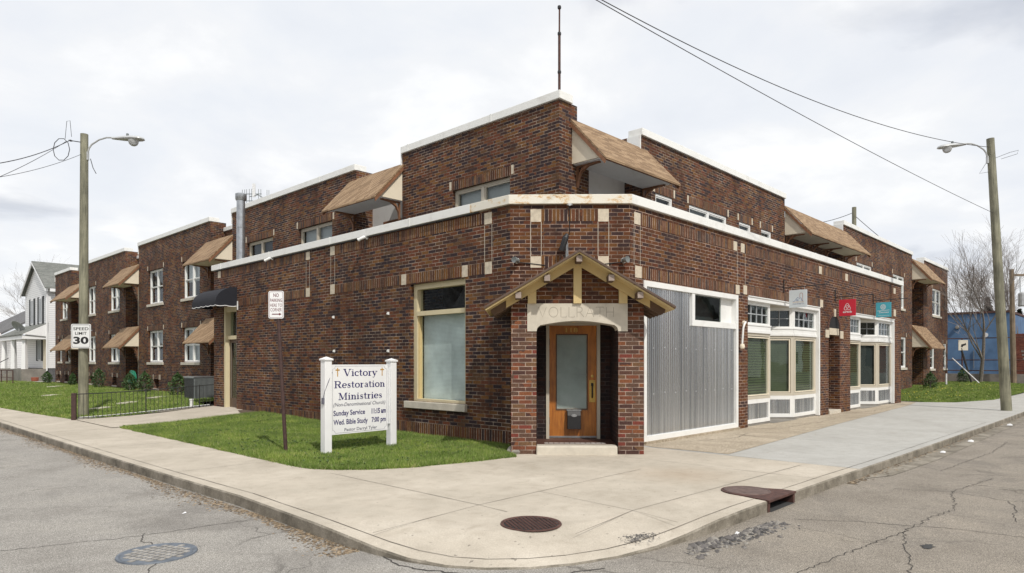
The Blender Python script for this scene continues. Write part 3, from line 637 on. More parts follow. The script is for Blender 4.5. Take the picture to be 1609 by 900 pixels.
# ------------------------------------------------------------------ the brick building
B = thing('brick_building', 'two storey dark brick corner building with white copings, tan shingle canopies and shopfronts', 'building', (9.3, 7.4, 0))
L0 = Fr(8.55, 0, 0, 1, -1, 0); R0 = Fr(0, 6.65, 1, 0, 0, -1); L1 = Fr(10.7, 0, 0, 1, -1, 0); R1 = Fr(0, 8.87, 1, 0, 0, -1)
CA = Fr(8.55, 8.21, .676, -.737, -.737, -.676)
def wall(fr, u0, u1, z0, z1, th, ops=(), mat='brick', name='wall', parent=B):
    mb = MB(); us = sorted({u0, u1, *[o[0] for o in ops], *[o[1] for o in ops]}); zs = sorted({z0, z1, *[o[2] for o in ops], *[o[3] for o in ops]})
    for a, b in zip(us[:-1], us[1:]):
        for c, d in zip(zs[:-1], zs[1:]):
            m_u, m_z = (a+b)/2, (c+d)/2
            if any(o[0] < m_u < o[1] and o[2] < m_z < o[3] for o in ops): continue
            mb.face([fr.p(a, 0, c), fr.p(b, 0, c), fr.p(b, 0, d), fr.p(a, 0, d)]); mb.face([fr.p(a, -th, c), fr.p(a, -th, d), fr.p(b, -th, d), fr.p(b, -th, c)])
    for (a, b, c, d) in [o[:4] for o in ops]:
        for q in (((a, c), (a, d)), ((b, c), (b, d)), ((a, d), (b, d)), ((a, c), (b, c))):
            if q[0][1] == z0 and q[1][1] == z0: continue
            mb.face([fr.p(q[0][0], 0, q[0][1]), fr.p(q[1][0], 0, q[1][1]), fr.p(q[1][0], -th, q[1][1]), fr.p(q[0][0], -th, q[0][1])])
    for q in (((u0, z0), (u0, z1)), ((u1, z0), (u1, z1)), ((u0, z1), (u1, z1))):
        mb.face([fr.p(q[0][0], 0, q[0][1]), fr.p(q[1][0], 0, q[1][1]), fr.p(q[1][0], -th, q[1][1]), fr.p(q[0][0], -th, q[0][1])])
    return mb.build(name, mat, parent)
def accents(fr, lst, mat='stone', d=.006):
    for (a, b, c, e) in lst: MB().box(fr, a, b, -.02, d, c, e).build('stone_block', mat, B)
def soldiers(fr, lst):
    for (a, b, c, e) in lst: MB().box(fr, a, b, -.02, .0035, c, e).build('soldier_course', 'brick_soldier', B)

def window(fr, a, b, c, d, n=2, parent=B, sill=True, shade='curtain', frac=.5, depth=.12, mat='white_paint', hung=True, fw=.06, lintel=True):
    f = MB(); w0, w1 = -depth-.05, -depth+.03
    f.box(fr, a, a+fw, w0, w1, c, d); f.box(fr, b-fw, b, w0, w1, c, d); f.box(fr, a+fw, b-fw, w0, w1, d-fw, d); f.box(fr, a+fw, b-fw, w0, w1, c, c+fw)
    step = (b-a-2*fw)/n; mu = .045
    for i in range(1, n): f.box(fr, a+fw+step*i-mu, a+fw+step*i+mu, w0, w1, c+fw, d-fw)
    for i in range(n):
        x0 = a+fw+step*i+(mu if i else 0); x1 = a+fw+step*(i+1)-(mu if i < n-1 else 0); m_ = (c+d)/2
        # sash rails
        for (xa, xb, za, zb, wo_) in ((x0, x1, m_, d-fw, -.01), (x0, x1, c+fw, m_, -.035)) if hung else ((x0, x1, c+fw, d-fw, -.01),):
            r = .032; wa, wb = w0+.0, w1+wo_-.005
            f.box(fr, xa, xa+r, wa, wb, za, zb); f.box(fr, xb-r, xb, wa, wb, za, zb); f.box(fr, xa+r, xb-r, wa, wb, zb-r, zb); f.box(fr, xa+r, xb-r, wa, wb, za, za+r)
    win = f.build('window', mat, parent)
    sub = parent if parent is not B else B
    MB().face if 0 else None
    g = MB(); g.face([fr.p(a+fw, -depth-.02, c+fw), fr.p(b-fw, -depth-.02, c+fw), fr.p(b-fw, -depth-.02, d-fw), fr.p(a+fw, -depth-.02, d-fw)]); g.build('pane', 'glass', win)
    if frac > 0:
        zc = d-(d-c)*frac
        s = MB(); s.box(fr, a+fw, b-fw, -depth-.12, -depth-.11, zc, d); s.build('shade', shade, win)
    MB().box(fr, a-.02, b+.02, -depth-.36, -depth-.34, c-.02, d+.02).build('interior', 'room_dark', win)
    if sill: MB().box(fr, a-.09, b+.09, -.14, .05, c-.11, c-.001).build('sill', 'limestone', win, bevel=.006)
    if lintel:
        for u in (a-.11, b+.04): MB().box(fr, u, u+.07, -.02, .006, d+.02, d+.22).build('stone_block', 'stone', win)
        MB().box(fr, a-.03, b+.03, -.02, .0035, d+.005, d+.21).build('soldier_course', 'brick_soldier', win)
    return win

# --- single storey front part
ZT = 4.28
wall(L0, 8.21, 20.8, -.1, ZT, .35, [(9.38, 11.06, .69, 3.09), (19.22, 20.12, .10, 3.14)])
wall(CA, 0, 2.116, -.1, ZT, .35, [(.635, 1.585, .14, 2.2)], 'brick_front')
wall(R0, 9.98, 27.6, -.1, ZT, .35, [(10.40, 14.21, .0, 2.97), (14.73, 19.29, -.1, 3.01), (20.0, 20.93, -.1, 2.44), (21.89, 26.69, -.1, 3.01)], 'brick_front')
MB().box(W0, 8.9, 10.68, 20.45, 20.8, -.1, ZT).build('wall', 'brick', B); MB().box(W0, 27.25, 27.6, 7.02, 8.85, -.1, ZT).build('wall', 'brick', B)
MB().prism_xy([(8.7, 8.4), (10.1, 6.9), (27.3, 6.9), (27.3, 8.85), (10.72, 8.85), (10.72, 20.5), (8.7, 20.5)], 4.1, 4.2).build('roof', 'roof_dark', B)
# coping round the corner
def coping(pts, zt, h=.17, o=.055, i=.30, mats=None, mat='coping_white', z2=None):
    n = len(pts); nr = []
    for k in range(n):
        ds = []
        if k > 0: dx, dy = pts[k][0]-pts[k-1][0], pts[k][1]-pts[k-1][1]; l = math.hypot(dx, dy); ds.append((dy/l, -dx/l))
        if k < n-1: dx, dy = pts[k+1][0]-pts[k][0], pts[k+1][1]-pts[k][1]; l = math.hypot(dx, dy); ds.append((dy/l, -dx/l))
        ax, ay = sum(d[0] for d in ds), sum(d[1] for d in ds); l = math.hypot(ax, ay); ax /= l; ay /= l
        c = ax*ds[0][0]+ay*ds[0][1]; nr.append((ax/c, ay/c))
    for k in range(n-1):
        a, b = pts[k], pts[k+1]; na, nb = nr[k], nr[k+1]
        q = lambda p, nn, d: (p[0]+nn[0]*d, p[1]+nn[1]*d)
        MB().prism_xy([q(a, na, o), q(b, nb, o), q(b, nb, -i), q(a, na, -i)], zt-h, zt).build('coping', (mats[k] if mats else mat), B, bevel=.008)
def seams(fr, u0, u1, z0, z1, w, step=3.05):
    u = u0+step*.6
    while u < u1: MB().box(fr, u-.02, u+.02, w-.02, w+.006, z0-.003, z1+.004).build('coping_seam', 'coping_white', B); u += step
seams(L0, 9.2, 20.7, 4.275, 4.44, .06); seams(R0, 10.9, 27.5, 4.275, 4.44, .06); seams(R1, 13.8, 22.4, 6.93, 7.10, .06); seams(L1, 9.0, 14.1, 6.93, 7.10, .06); seams(L1, 16.4, 24.3, 6.93, 7.10, .06)
# points ordered so that outward normal = right-hand side of travel
coping([(8.55, 20.86), (8.55, 9.2), (8.55, 8.21), (9.98, 6.65), (10.9, 6.65), (27.66, 6.65), (27.66, 8.8)][::1], 4.44, .165, .06, .36, ['coping_white', 'coping_rust', 'coping_rust', 'coping_white', 'coping_white', 'coping_white'])
soldiers(L0, [(8.87, 14.03, 4.03, 4.23), (15.28, 20.3, 4.03, 4.23), (8.87, 9.3, 3.11, 3.31), (9.47, 11.2, 3.11, 3.31), (11.36, 13.95, 3.11, 3.31), (15.28, 19.1, 3.11, 3.31), (8.25, 19.2, .04, .26)])
accents(L0, [(20.3, 20.5, 4.03, 4.23), (15.09, 15.27, 4.03, 4.23), (13.95, 14.14, 4.02, 4.23), (8.67, 8.86, 4.01, 4.22), (15.09, 15.27, 3.11, 3.33), (13.95, 14.14, 3.1, 3.33), (11.2, 11.36, 3.1, 3.32), (9.32, 9.47, 3.1, 3.32), (8.67, 8.85, 3.1, 3.32)])
soldiers(CA, [(.55, 1.55, 3.98, 4.19)]); soldiers(CA, [(.55, 1.55, 3.16, 3.36)])
accents(CA, [(.36, .55, 3.97, 4.19), (1.55, 1.74, 3.97, 4.19), (.36, .55, 3.16, 3.36), (1.55, 1.74, 3.16, 3.36)])
mj = MB()
for fr, us, zz_ in ((CA, (.36, .55, 1.55, 1.74), (3.36, 3.97)), (L0, (8.67, 8.86, 13.95, 14.12, 15.11, 15.27), (3.33, 4.0)), (R0, (10.1, 10.3, 14.2, 14.6), (3.22, 3.95))):
    for u in us: mj.box(fr, u-.004, u+.004, -.01, .0015, zz_[0], zz_[1])
mj.build('mortar_joint', 'limestone', B)
soldiers(R0, [(10.3, 14.0, 3.95, 4.15), (14.55, 19.22, 3.94, 4.14), (19.45, 21.42, 3.94, 4.14), (21.65, 26.6, 3.93, 4.13), (10.34, 14.1, 3.0, 3.2), (14.68, 19.3, 3.02, 3.22), (21.89, 26.6, 3.02, 3.22)])
accents(R0, [(10.1, 10.3, 3.95, 4.16), (14.0, 14.18, 3.95, 4.15), (14.37, 14.55, 3.95, 4.15), (19.22, 19.44, 3.93, 4.14), (21.42, 21.65, 3.93, 4.14), (26.6, 26.86, 3.92, 4.12), (10.13, 10.34, 3.0, 3.21), (14.12, 14.3, 3.0, 3.2), (14.5, 14.68, 3.02, 3.22), (19.32, 19.54, 3.01, 3.22), (26.62, 26.9, 3.12, 3.36)])
# big window in the long side wall
f = MB(); a, b, c, d = 9.38, 11.06, .69, 3.09
f.box(L0, a, a+.11, -.24, -.09, c, d); f.box(L0, b-.11, b, -.24, -.09, c, d); f.box(L0, a+.11, b-.11, -.24, -.09, d-.11, d); f.box(L0, a+.11, b-.11, -.24, -.09, c, c+.05); f.box(L0, a+.11, b-.11, -.24, -.08, 2.44, 2.53)
bw = f.build('window', 'cream_frame', B)
f = MB(); f.box(L0, a+.11, a+.14, -.2, -.12, c+.05, 2.44); f.box(L0, b-.14, b-.11, -.2, -.12, c+.05, 2.44); f.build('trim', 'cream_paint', bw)
MB().face
g = MB(); g.face([L0.p(a+.1, -.19, c), L0.p(b-.1, -.19, c), L0.p(b-.1, -.19, d-.1), L0.p(a+.1, -.19, d-.1)]); g.build('pane', 'glass', bw)
MB().box(L0, a+.12, b-.12, -.27, -.26, c, 2.44).build('blind', 'blind_white', bw); MB().box(L0, a, b, -.9, -.88, c-.1, d+.1).build('interior', 'room_dark', bw)
f = MB(); f.prism_uz(L0, [(9.45, 2.53), (10.1, 2.53), (9.9, 2.75), (9.7, 2.98), (9.45, 2.98)], -.3, -.28); f.build('curtain', 'fabric_black', bw)
MB().box(L0, a-.05, b+.14, -.2, .07, c-.14, c-.001).build('sill', 'limestone', bw, bevel=.008)
# side entrance with black awning
f = MB(); a, b = 19.22, 20.12
f.box(L0, b-.10, b, -.26, -.02, .1, 3.14); f.box(L0, a, a+.06, -.26, -.16, .1, 3.14); f.box(L0, a+.06, b-.1, -.26, -.04, 2.98, 3.14); f.box(L0, a+.06, b-.1, -.26, -.08, 2.16, 2.27)
dr = f.build('door_frame', 'cream_frame', B)
f = MB(); f.box(L0, a+.06, b-.1, -.2, -.15, .12, .42); f.box(L0, a+.06, a+.17, -.2, -.15, .42, 2.16); f.box(L0, b-.2, b-.1, -.2, -.15, .42, 2.16); f.box(L0, a+.17, b-.2, -.2, -.15, 2.06, 2.16); sdoor = f.build('side_door', 'brown_metal', B)
f = MB(); f.box(L0, a+.17, b-.2, -.19, -.18, .42, 2.06); f.box(L0, a+.06, b-.1, -.19, -.18, 2.27, 2.98); f.build('pane', 'glass', sdoor)
f = MB(); f.box(L0, a+.17, a+.19, -.15, -.145, .42, 2.06); f.box(L0, b-.22, b-.2, -.15, -.145, .42, 2.06); f.build('glazing_bead', 'galvanised', sdoor)
MB().box(L0, a, b, -.6, -.58, 0, 3.2).build('interior', 'room_dark', sdoor)
MB().box(L0, a-.05, b+.02, -.3, .12, -.05, .1).build('doorstep', 'limestone', sdoor, bevel=.01)
f = MB(); n = 10; aw = []
for i in range(n+1):
    t = math.pi/2*i/n; aw.append((.62*math.sin(t), 3.20+.46*math.cos(t)))
ys = [19.18, 19.22, 19.5, 20.0, 20.5, 20.82, 20.88]
for i in range(n):
    for ya, yb in zip(ys[:-1], ys[1:]): f.face([L0.p(ya, aw[i][0], aw[i][1]), L0.p(yb, aw[i][0], aw[i][1]), L0.p(yb, aw[i+1][0], aw[i+1][1]), L0.p(ya, aw[i+1][0], aw[i+1][1])])
for y in (19.18, 20.88): f.face([L0.p(y, 0, 3.20)]+[L0.p(y, w, z) for w, z in aw])
awn = f.build('awning', 'fabric_black', B, smooth=True)
f = MB(); tr = MB(); k = 24; 
def val(y): return 3.11-.022*abs(math.sin((y-19.18)*math.pi/.17*.5*1.0))
for i in range(k*2):
    y0 = 19.18+1.7*i/(k*2); y1 = 19.18+1.7*(i+1)/(k*2)
    f.face([L0.p(y0, .62, 3.2), L0.p(y1, .62, 3.2), L0.p(y1, .62, val(y1)), L0.p(y0, .62, val(y0))]); tr.face([L0.p(y0, .623, val(y0)+.012), L0.p(y1, .623, val(y1)+.012), L0.p(y1, .623, val(y1)-.006), L0.p(y0, .623, val(y0)-.006)])
for yy in (19.18, 20.88):
    for i in range(14):
        w0, w1 = .62*i/14, .62*(i+1)/14; z0 = 3.11-.022*abs(math.sin(w0*math.pi/.17*.5)); z1 = 3.11-.022*abs(math.sin(w1*math.pi/.17*.5))
        f.face([L0.p(yy, w0, 3.2), L0.p(yy, w1, 3.2), L0.p(yy, w1, z1), L0.p(yy, w0, z0)]); e = -.003 if yy < 20 else .003
        tr.face([L0.p(yy+e, w0, z0+.012), L0.p(yy+e, w1, z1+.012), L0.p(yy+e, w1, z1-.006), L0.p(yy+e, w0, z0-.006)])
f.build('valance', 'fabric_black', awn); tr.build('piping', 'sign_white', awn)
# bits on the side wall
MB().box(L0, 19.12, 19.16, 0, .02, 3.0, 3.25).build('strip_light', 'white_paint', B)

# --- corner porch
pr = MB(); UC = 1.11
for (a, b) in ((UC-1.073, UC-.663), (UC+.663, UC+1.073)): MB().box(CA, a, b, .0, .985, -.05, 2.3).build('pillar', 'brick_pillar', B)
g_ = [(UC-1.073, 2.3), (UC+1.073, 2.3), (UC+1.073, 2.46), (UC, 3.1), (UC-1.073, 2.46)]
MB().prism_uz(CA, g_, .55, .975).build('gable_wall', 'brick_front', B)
MB().box(CA, UC-.663, UC+.663, .0, .55, 2.3, 2.34).build('porch_ceiling', 'cream_paint', B)
MB().box(CA, UC-.663, UC-.655, .0, .93, .13, 2.3).build('porch_shade_lining', 'brick_shade', B); MB().box(CA, UC+.655, UC+.663, .0, .93, .13, 2.3).build('porch_shade_lining', 'brick_shade', B)  # thin sheets added to darken the porch inside, shade in their colour
for a_, b_, c_, d_ in ((UC-.655, .634, .13, 2.3), (1.586, UC+.655, .13, 2.3)): MB().box(CA, a_, b_, .0, .006, c_, d_).build('porch_shade_lining', 'brick_shade', B)
# stone lintel with a flat arch and its ears
lp = [(UC-.81, 2.44), (UC-.81, 1.99), (UC-.66, 1.99), (UC-.645, 2.05), (UC-.60, 2.09)]
lp += [(UC-.60+1.2*i/14, 2.09+.07*math.sin(math.pi*i/14)) for i in range(1, 14)]
lp += [(UC+.60, 2.09), (UC+.645, 2.05), (UC+.66, 1.99), (UC+.81, 1.99), (UC+.81, 2.44)]
MB().prism_uz(CA, lp, .62, 1.0).build('lintel', 'limestone', B)
f = MB(); f.box(CA, UC-.81, UC-.645, .98, 1.003, 2.105, 2.115)
CT = Fr(CA.o[0], CA.o[1], CA.u[0], CA.u[1], CA.n[0], CA.n[1])
def roman(s, fr, u0, u1, z0, h, w, t=.016):
    mb = MB(); ad = {'V': .95, 'O': 1.02, 'L': .72, 'R': .82, 'A': .95, 'T': .85, 'H': .95}; tot = sum(ad[c] for c in s); k = (u1-u0)/tot; x = u0
    for c in s:
        q = {'V': [[(.08, 1), (.42, 0), (.76, 1)]], 'O': [arc(.45, .5, .4, .5, 0, 360, 20)], 'L': [[(.1, 1), (.1, 0), (.58, 0), (.6, .12)]], 'R': [[(.1, 0), (.1, 1), (.35, 1)]+arc(.35, .75, .22, .25, 90, -90, 8)+[(.1, .5)], [(.35, .5), (.72, 0)]],
             'A': [[(.06, 0), (.42, 1), (.78, 0)], [(.2, .36), (.64, .36)]], 'T': [[(.04, .9), (.04, 1), (.72, 1), (.72, .9)], [(.38, 1), (.38, 0)]], 'H': [[(.1, 0), (.1, 1)], [(.74, 0), (.74, 1)], [(.1, .5), (.74, .5)]]}[c]
        for l in q: stroke(mb, fr, [(x+a*k, z0+b*h) for a, b in l], t, w)
        x += ad[c]*k
    return mb
roman('VOLLRATH', CA, UC-.64, UC+.62, 2.22, .16, 1.0015, .008).build('engraved_lettering', 'engraved', B)
# gable timbers
f = MB(); sl = (3.15-2.42)/1.073
f.box(CA, UC-.065, UC+.065, .98, 1.04, 2.44, 3.06); f.box(CA, UC-.80, UC-.665, .98, 1.04, 2.44, 2.68); f.box(CA, UC+.665, UC+.80, .98, 1.04, 2.44, 2.68)
for s in (-1, 1): f.prism_uz(CA, [(UC, 3.20), (UC+s*1.15, 2.50), (UC+s*1.15, 2.36), (UC, 3.05)], 1.041, 1.10)
f.build('gable_timber', 'cream_paint', B)
RZ, EZ, HWd = 3.235, 2.35, 1.475
for s in (-1, 1):
    f = MB(); f.prism_uz(CA, [(UC, RZ), (UC+s*HWd, EZ), (UC+s*HWd, EZ-.035), (UC, RZ-.035)], -.15, 1.44); pf = f.build('porch_roof', 'shingle_tan', B)
    f = MB(); f.prism_uz(CA, [(UC, RZ-.036), (UC+s*HWd, EZ-.036), (UC+s*(HWd-.02), EZ-.05), (UC, RZ-.055)], -.15, 1.43); f.build('roof_boarding', 'cream_paint', pf)
    f = MB(); f.prism_uz(CA, [(UC, RZ+.006), (UC+s*(HWd+.01), EZ+.006), (UC+s*(HWd+.01), EZ-.03), (UC, RZ-.03)], 1.442, 1.46); f.build('edge_strip', 'brown_metal', pf)
    
    for w in (.15, .45, .75, 1.05):
        f = MB(); k = (RZ-EZ)/HWd; x0, x1 = 1.075, 1.40
        f.prism_uz(CA, [(UC+s*x0, RZ-.06-k*x0), (UC+s*x1, RZ-.06-k*x1), (UC+s*(x1-.01), RZ-.11-k*x1), (UC+s*(x1-.07), RZ-.15-k*x1), (UC+s*x0, RZ-.2-k*x0)], w-.035, w+.035); f.build('rafter_tail', 'rafter_brown', pf)
for du in (-.95, -.5, 0, .5, .95):
    z = RZ-.125-abs(du)*(RZ-EZ)/HWd; zt = z+.045
    MB().box(CA, UC+du-.045, UC+du+.045, .99, 1.39, z-.05, zt).build('purlin', 'rafter_brown', B)
    MB().box(CA, UC+du-.045, UC+du+.045, 1.39, 1.396, z-.05, zt).build('purlin_end', 'rafter_end', B)
f = MB(); f.lathe(CA.p(UC-.03, .5, 2.3), [(.13, 0), (.13, -.03), (.11, -.09), (.06, -.13), (.01, -.14)], 20); tag(f.build('porch_light', 'foam_yellow', None, smooth=True), 'round amber ceiling light under the porch lintel above the corner door', 'light fixture')
# floor and step
MB().box(CA, UC-.663, UC+.663, -.02, .80, -.05, .135).build('porch_floor', 'tile_brown', B)
f = MB(); f.box(CA, UC-.663, UC+.64, .80, 1.06, -.05, .14); f.build('stone_step', 'limestone', B, bevel=.02)
f = MB(); f.box(CA, UC-.52, UC+.50, .56, .66, .13, .1365); il = f.build('floor_inlay', 'inlay_white', B)
f = MB()
for i in range(11):
    u = UC-.46+.088*i; f.box(CA, u, u+.014, .575, .645, .1365, .138)
f.build('inlay_mark', 'letter_black', il)
# corner door
DU = 1.105; dq = lambda px: DU+(px-899.5)*.01125
f = MB(); f.box(CA, .635, .69, -.2, .03, .14, 2.2); f.box(CA, 1.53, 1.585, -.2, .03, .14, 2.2); f.box(CA, .69, 1.53, -.2, .03, 2.14, 2.2); f.build('door_frame', 'tan_paint', B)
f = MB(); g0, g1, gz0, gz1 = dq(875), dq(922), .66, 1.97
f.box(CA, .69, g0, -.13, -.08, .16, 2.14); f.box(CA, g1, 1.53, -.13, -.08, .16, 2.14); f.box(CA, g0, g1, -.13, -.08, .16, gz0); f.box(CA, g0, g1, -.13, -.08, gz1, 2.14)
door = f.build('corner_door', 'door_wood', B)
f = MB(); 
for q in ((g0-.02, g0, gz0-.02, gz1+.02), (g1, g1+.02, gz0-.02, gz1+.02), (g0, g1, gz0-.02, gz0), (g0, g1, gz1, gz1+.02)): f.box(CA, q[0], q[1], -.08, -.07, q[2], q[3])
f.build('glass_moulding', 'rafter_brown', door)
MB().box(CA, g0, g1, -.10, -.098, gz0, gz1).build('pane', 'glass', door); MB().box(CA, g0, g1, -.13, -.12, gz0, gz1).build('blind', 'blind_door', door)
MB().box(CA, .69, 1.53, -.079, -.06, .15, .18).build('kick_strip', 'galvanised', door)
f = MB(); f.box(CA, dq(926), dq(935.5), -.08, -.072, .78, 1.17); f.build('handle_plate', 'brass', door)
f = MB(); cu_ = dq(930.5); f.tube([CA.p(cu_, -.07, 1.10), CA.p(cu_, -.02, 1.08), CA.p(cu_, -.02, .90), CA.p(cu_, -.07, .86)], .012, 8); f.box(CA, cu_-.02, cu_+.02, -.07, -.05, 1.07, 1.12); f.build('handle', 'dark_metal', door)
MB().lathe(CA.p(dq(931), -.08, 1.24), [(.025, 0), (.025, .012), (.012, .015)], 16, (CA.n[0], CA.n[1], 0)).build('lock', 'brass', door)
for z in (.45, 1.1, 1.85): MB().box(CA, .685, .70, -.08, -.065, z-.06, z+.06).build('hinge', 'dark_metal', door)
text_mesh('118', CA, dq(889), dq(908), 2.02, 2.10, -.078, bold=.01).build('house_number', 'brass', door)
MB().box(CA, .6, 1.62, -.75, -.73, .1, 2.2).build('interior', 'room_dark', door)
mbx = thing('mailbox', 'black wall mailbox with oval badge hung on the wooden corner door', 'mailbox', CA.p(dq(901.5), -.02, .31))
f = MB(); a, b = dq(891), dq(912); f.prism_wz(CA, [(-.07, .31), (.03, .31), (.035, .55), (-.0, .63), (-.07, .64)], a, b); f.build('box', 'dark_metal', mbx, bevel=.006)
f = MB(); f.prism_wz(CA, [(-.07, .642), (.0, .632), (.0, .645), (-.07, .655)], a-.01, b+.01); f.build('lid', 'galvanised', mbx)
f = MB(); f.prism_uz(CA, arc((a+b)/2, .55, .05, .026, 0, 342, 19), .03, .042); f.build('badge', 'galvanised', mbx)
# fittings above the porch
for nm, u, sgn in (('floodlight', .12, -1), ('floodlight', 2.0, 1)):
    p0 = CA.p(u, 0, 3.27); t_o = thing('floodlight', 'small round spotlight on the brick %s the porch gable with its cable' % ('left of' if sgn < 0 else 'right of'), 'spotlight', p0)
    d = Vector((CA.n[0]*.6+CA.u[0]*sgn*.5, CA.n[1]*.6+CA.u[1]*sgn*.5, .0)).normalized()
    MB().lathe(CA.p(u, 0, 3.28), [(.05, 0), (.05, .02), (.03, .03)], 14, (CA.n[0], CA.n[1], 0)).build('base', 'lamp_grey', t_o)
    MB().tube([CA.p(u, .02, 3.28), CA.p(u, .07, 3.29)], .012, 8).build('arm', 'lamp_grey', t_o)
    MB().lathe(CA.p(u, .09, 3.28), [(.025, -.05), (.04, 0), (.055, .06), (.055, .08), (.04, .075)], 16, d).build('head', 'ac_grey', t_o, smooth=True)
    MB().tube([CA.p(u, .03, 3.25), CA.p(u-sgn*.2, .01, 3.235), CA.p(u-sgn*.5, .012, 3.2)], .008, 6).build('cable', 'dark_metal', t_o)
t_o = thing('spotlight_bracket', 'black spotlight on a grey pipe bracket above the porch ridge', 'spotlight', CA.p(.98, 0, 3.3))
f = MB(); f.tube([CA.p(.99, .05, 3.25), CA.p(.98, .10, 3.62)], .014, 8); f.tube([CA.p(1.02, .05, 3.25), CA.p(1.0, .08, 3.62)], .012, 8); f.build('pipe', 'galvanised', t_o)
f = MB(); f.tube([CA.p(.90, .12, 3.44), CA.p(.97, .16, 3.66), CA.p(1.0, .14, 3.72)], [.05, .055, .03], 12); f.build('head', 'dark_metal', t_o, smooth=True)
t_o = thing('junction_fitting', 'small grey conduit fitting at the middle of the rusty corner coping', 'fitting', CA.p(1.05, 0, 4.28))
f = MB(); f.tube([CA.p(1.0, .03, 4.27), CA.p(1.1, .03, 4.27)], .02, 8); f.lathe(CA.p(1.05, .01, 4.27), [(.03, 0), (.03, .05)], 12, (CA.n[0], CA.n[1], 0)); f.build('body', 'lamp_grey', t_o)
MB().tube([CA.p(1.05, .02, 4.25), CA.p(1.05, .012, 3.75)], .006, 6).build('cable', 'dark_metal', t_o)
# cable under the coping
tag(MB().tube([L0.p(9.0, .03, 4.255), L0.p(14, .03, 4.255), L0.p(20.7, .03, 4.25)], .012, 6).build('conduit', 'dark_metal', None), 'dark conduit running under the white coping of the long side wall', 'conduit')
for (u, w) in ((17.0, 0), (12.6, 1)):
    t_o = thing('security_camera', 'white security camera under the side coping, %s' % ('farther one above the side lawn' if not w else 'nearer one above the big window'), 'camera', L0.p(u, 0, 4.24))
    MB().lathe(L0.p(u, .0, 4.25), [(.04, 0), (.04, .03), (.02, .04)], 14, (-1, 0, 0)).build('mount', 'white_paint', t_o)
    MB().tube([L0.p(u, .03, 4.25), L0.p(u+.02, .10, 4.23)], .014, 8).build('arm', 'white_paint', t_o)
    d = Vector((-.5, .6, -.35)).normalized()
    MB().lathe(L0.p(u-.03, .1, 4.25), [(.02, -.02), (.035, 0), (.035, .13), (.042, .135), (.042, .16), (.03, .16)], 14, d).build('body', 'white_paint', t_o, smooth=True)
for i, (u, z) in enumerate(((13.98, 2.55), (11.81, 2.53), (13.95, 1.75), (11.81, 1.73))):
    f = MB(); f.box(L0, u-.02, u+.02, 0, .03, z-.03, z+.03); f.box(L0, u-.012, u+.012, .03, .05, z-.02, z+.012)
    lab = ['upper left', 'upper right', 'lower left', 'lower right'][i]
    tag(f.build('wall_bracket', 'white_paint', None), 'small white plastic wall fixing, %s of the four on the side wall' % lab, 'wall fixing', 'white fixings on the side wall')

# --- shopfront side
# corrugated panel in a white frame
f = MB(); a, b, c, d = 10.40, 14.21, .0, 2.97
f.box(R0, a, a+.09, -.14, .02, c+.05, d); f.box(R0, b-.10, b, -.14, .02, c+.05, d); f.box(R0, a+.09, b-.10, -.14, .02, d-.10, d); f.box(R0, a+.09, b-.10, -.14, .02, c+.05, c+.14)
f.box(R0, 12.17, 12.28, -.14, .01, 2.22, 2.87); f.box(R0, 12.28, 14.11, -.14, .01, 2.22, 2.34); pf = f.build('panel_frame', 'white_paint', B)
f = MB(); per = .068; us = np.arange(a+.09, b-.10, per/6); pts = [(u, -.05+.014*math.sin(2*math.pi*u/per)) for u in us]
for (u0, w0), (u1, w1) in zip(pts[:-1], pts[1:]):
    zt = d-.1 if u1 < 12.2 else 2.24
    f.face([R0.p(u0, w0, .14), R0.p(u1, w1, .14), R0.p(u1, w1, zt), R0.p(u0, w0, zt)])
f.build('corrugated_panel', 'corrugated', pf, smooth=True)
f = MB()
for i in range(9): 
    for z in (.9, 1.75): f.lathe(R0.p(10.8+.4*i, -.036, z+.02*(i % 2)), [(.008, 0), (.006, .008)], 8, (0, -1, 0))
f.build('fixing_screw', 'sign_white', pf)
MB().box(R0, 13.62, 14.11, -.13, -.10, 2.34, 2.87).build('window_jamb', 'white_paint', pf)
MB().box(R0, 12.28, 13.63, -.12, -.11, 2.34, 2.87).build('pane', 'glass', pf); MB().box(R0, 12.1, 14.2, -.34, -.32, 2.2, 2.9).build('interior', 'curtain_dark', pf)
MB().box(R0, a, b, -.3, .06, -.06, .05).build('curb_stone', 'aggregate', pf)

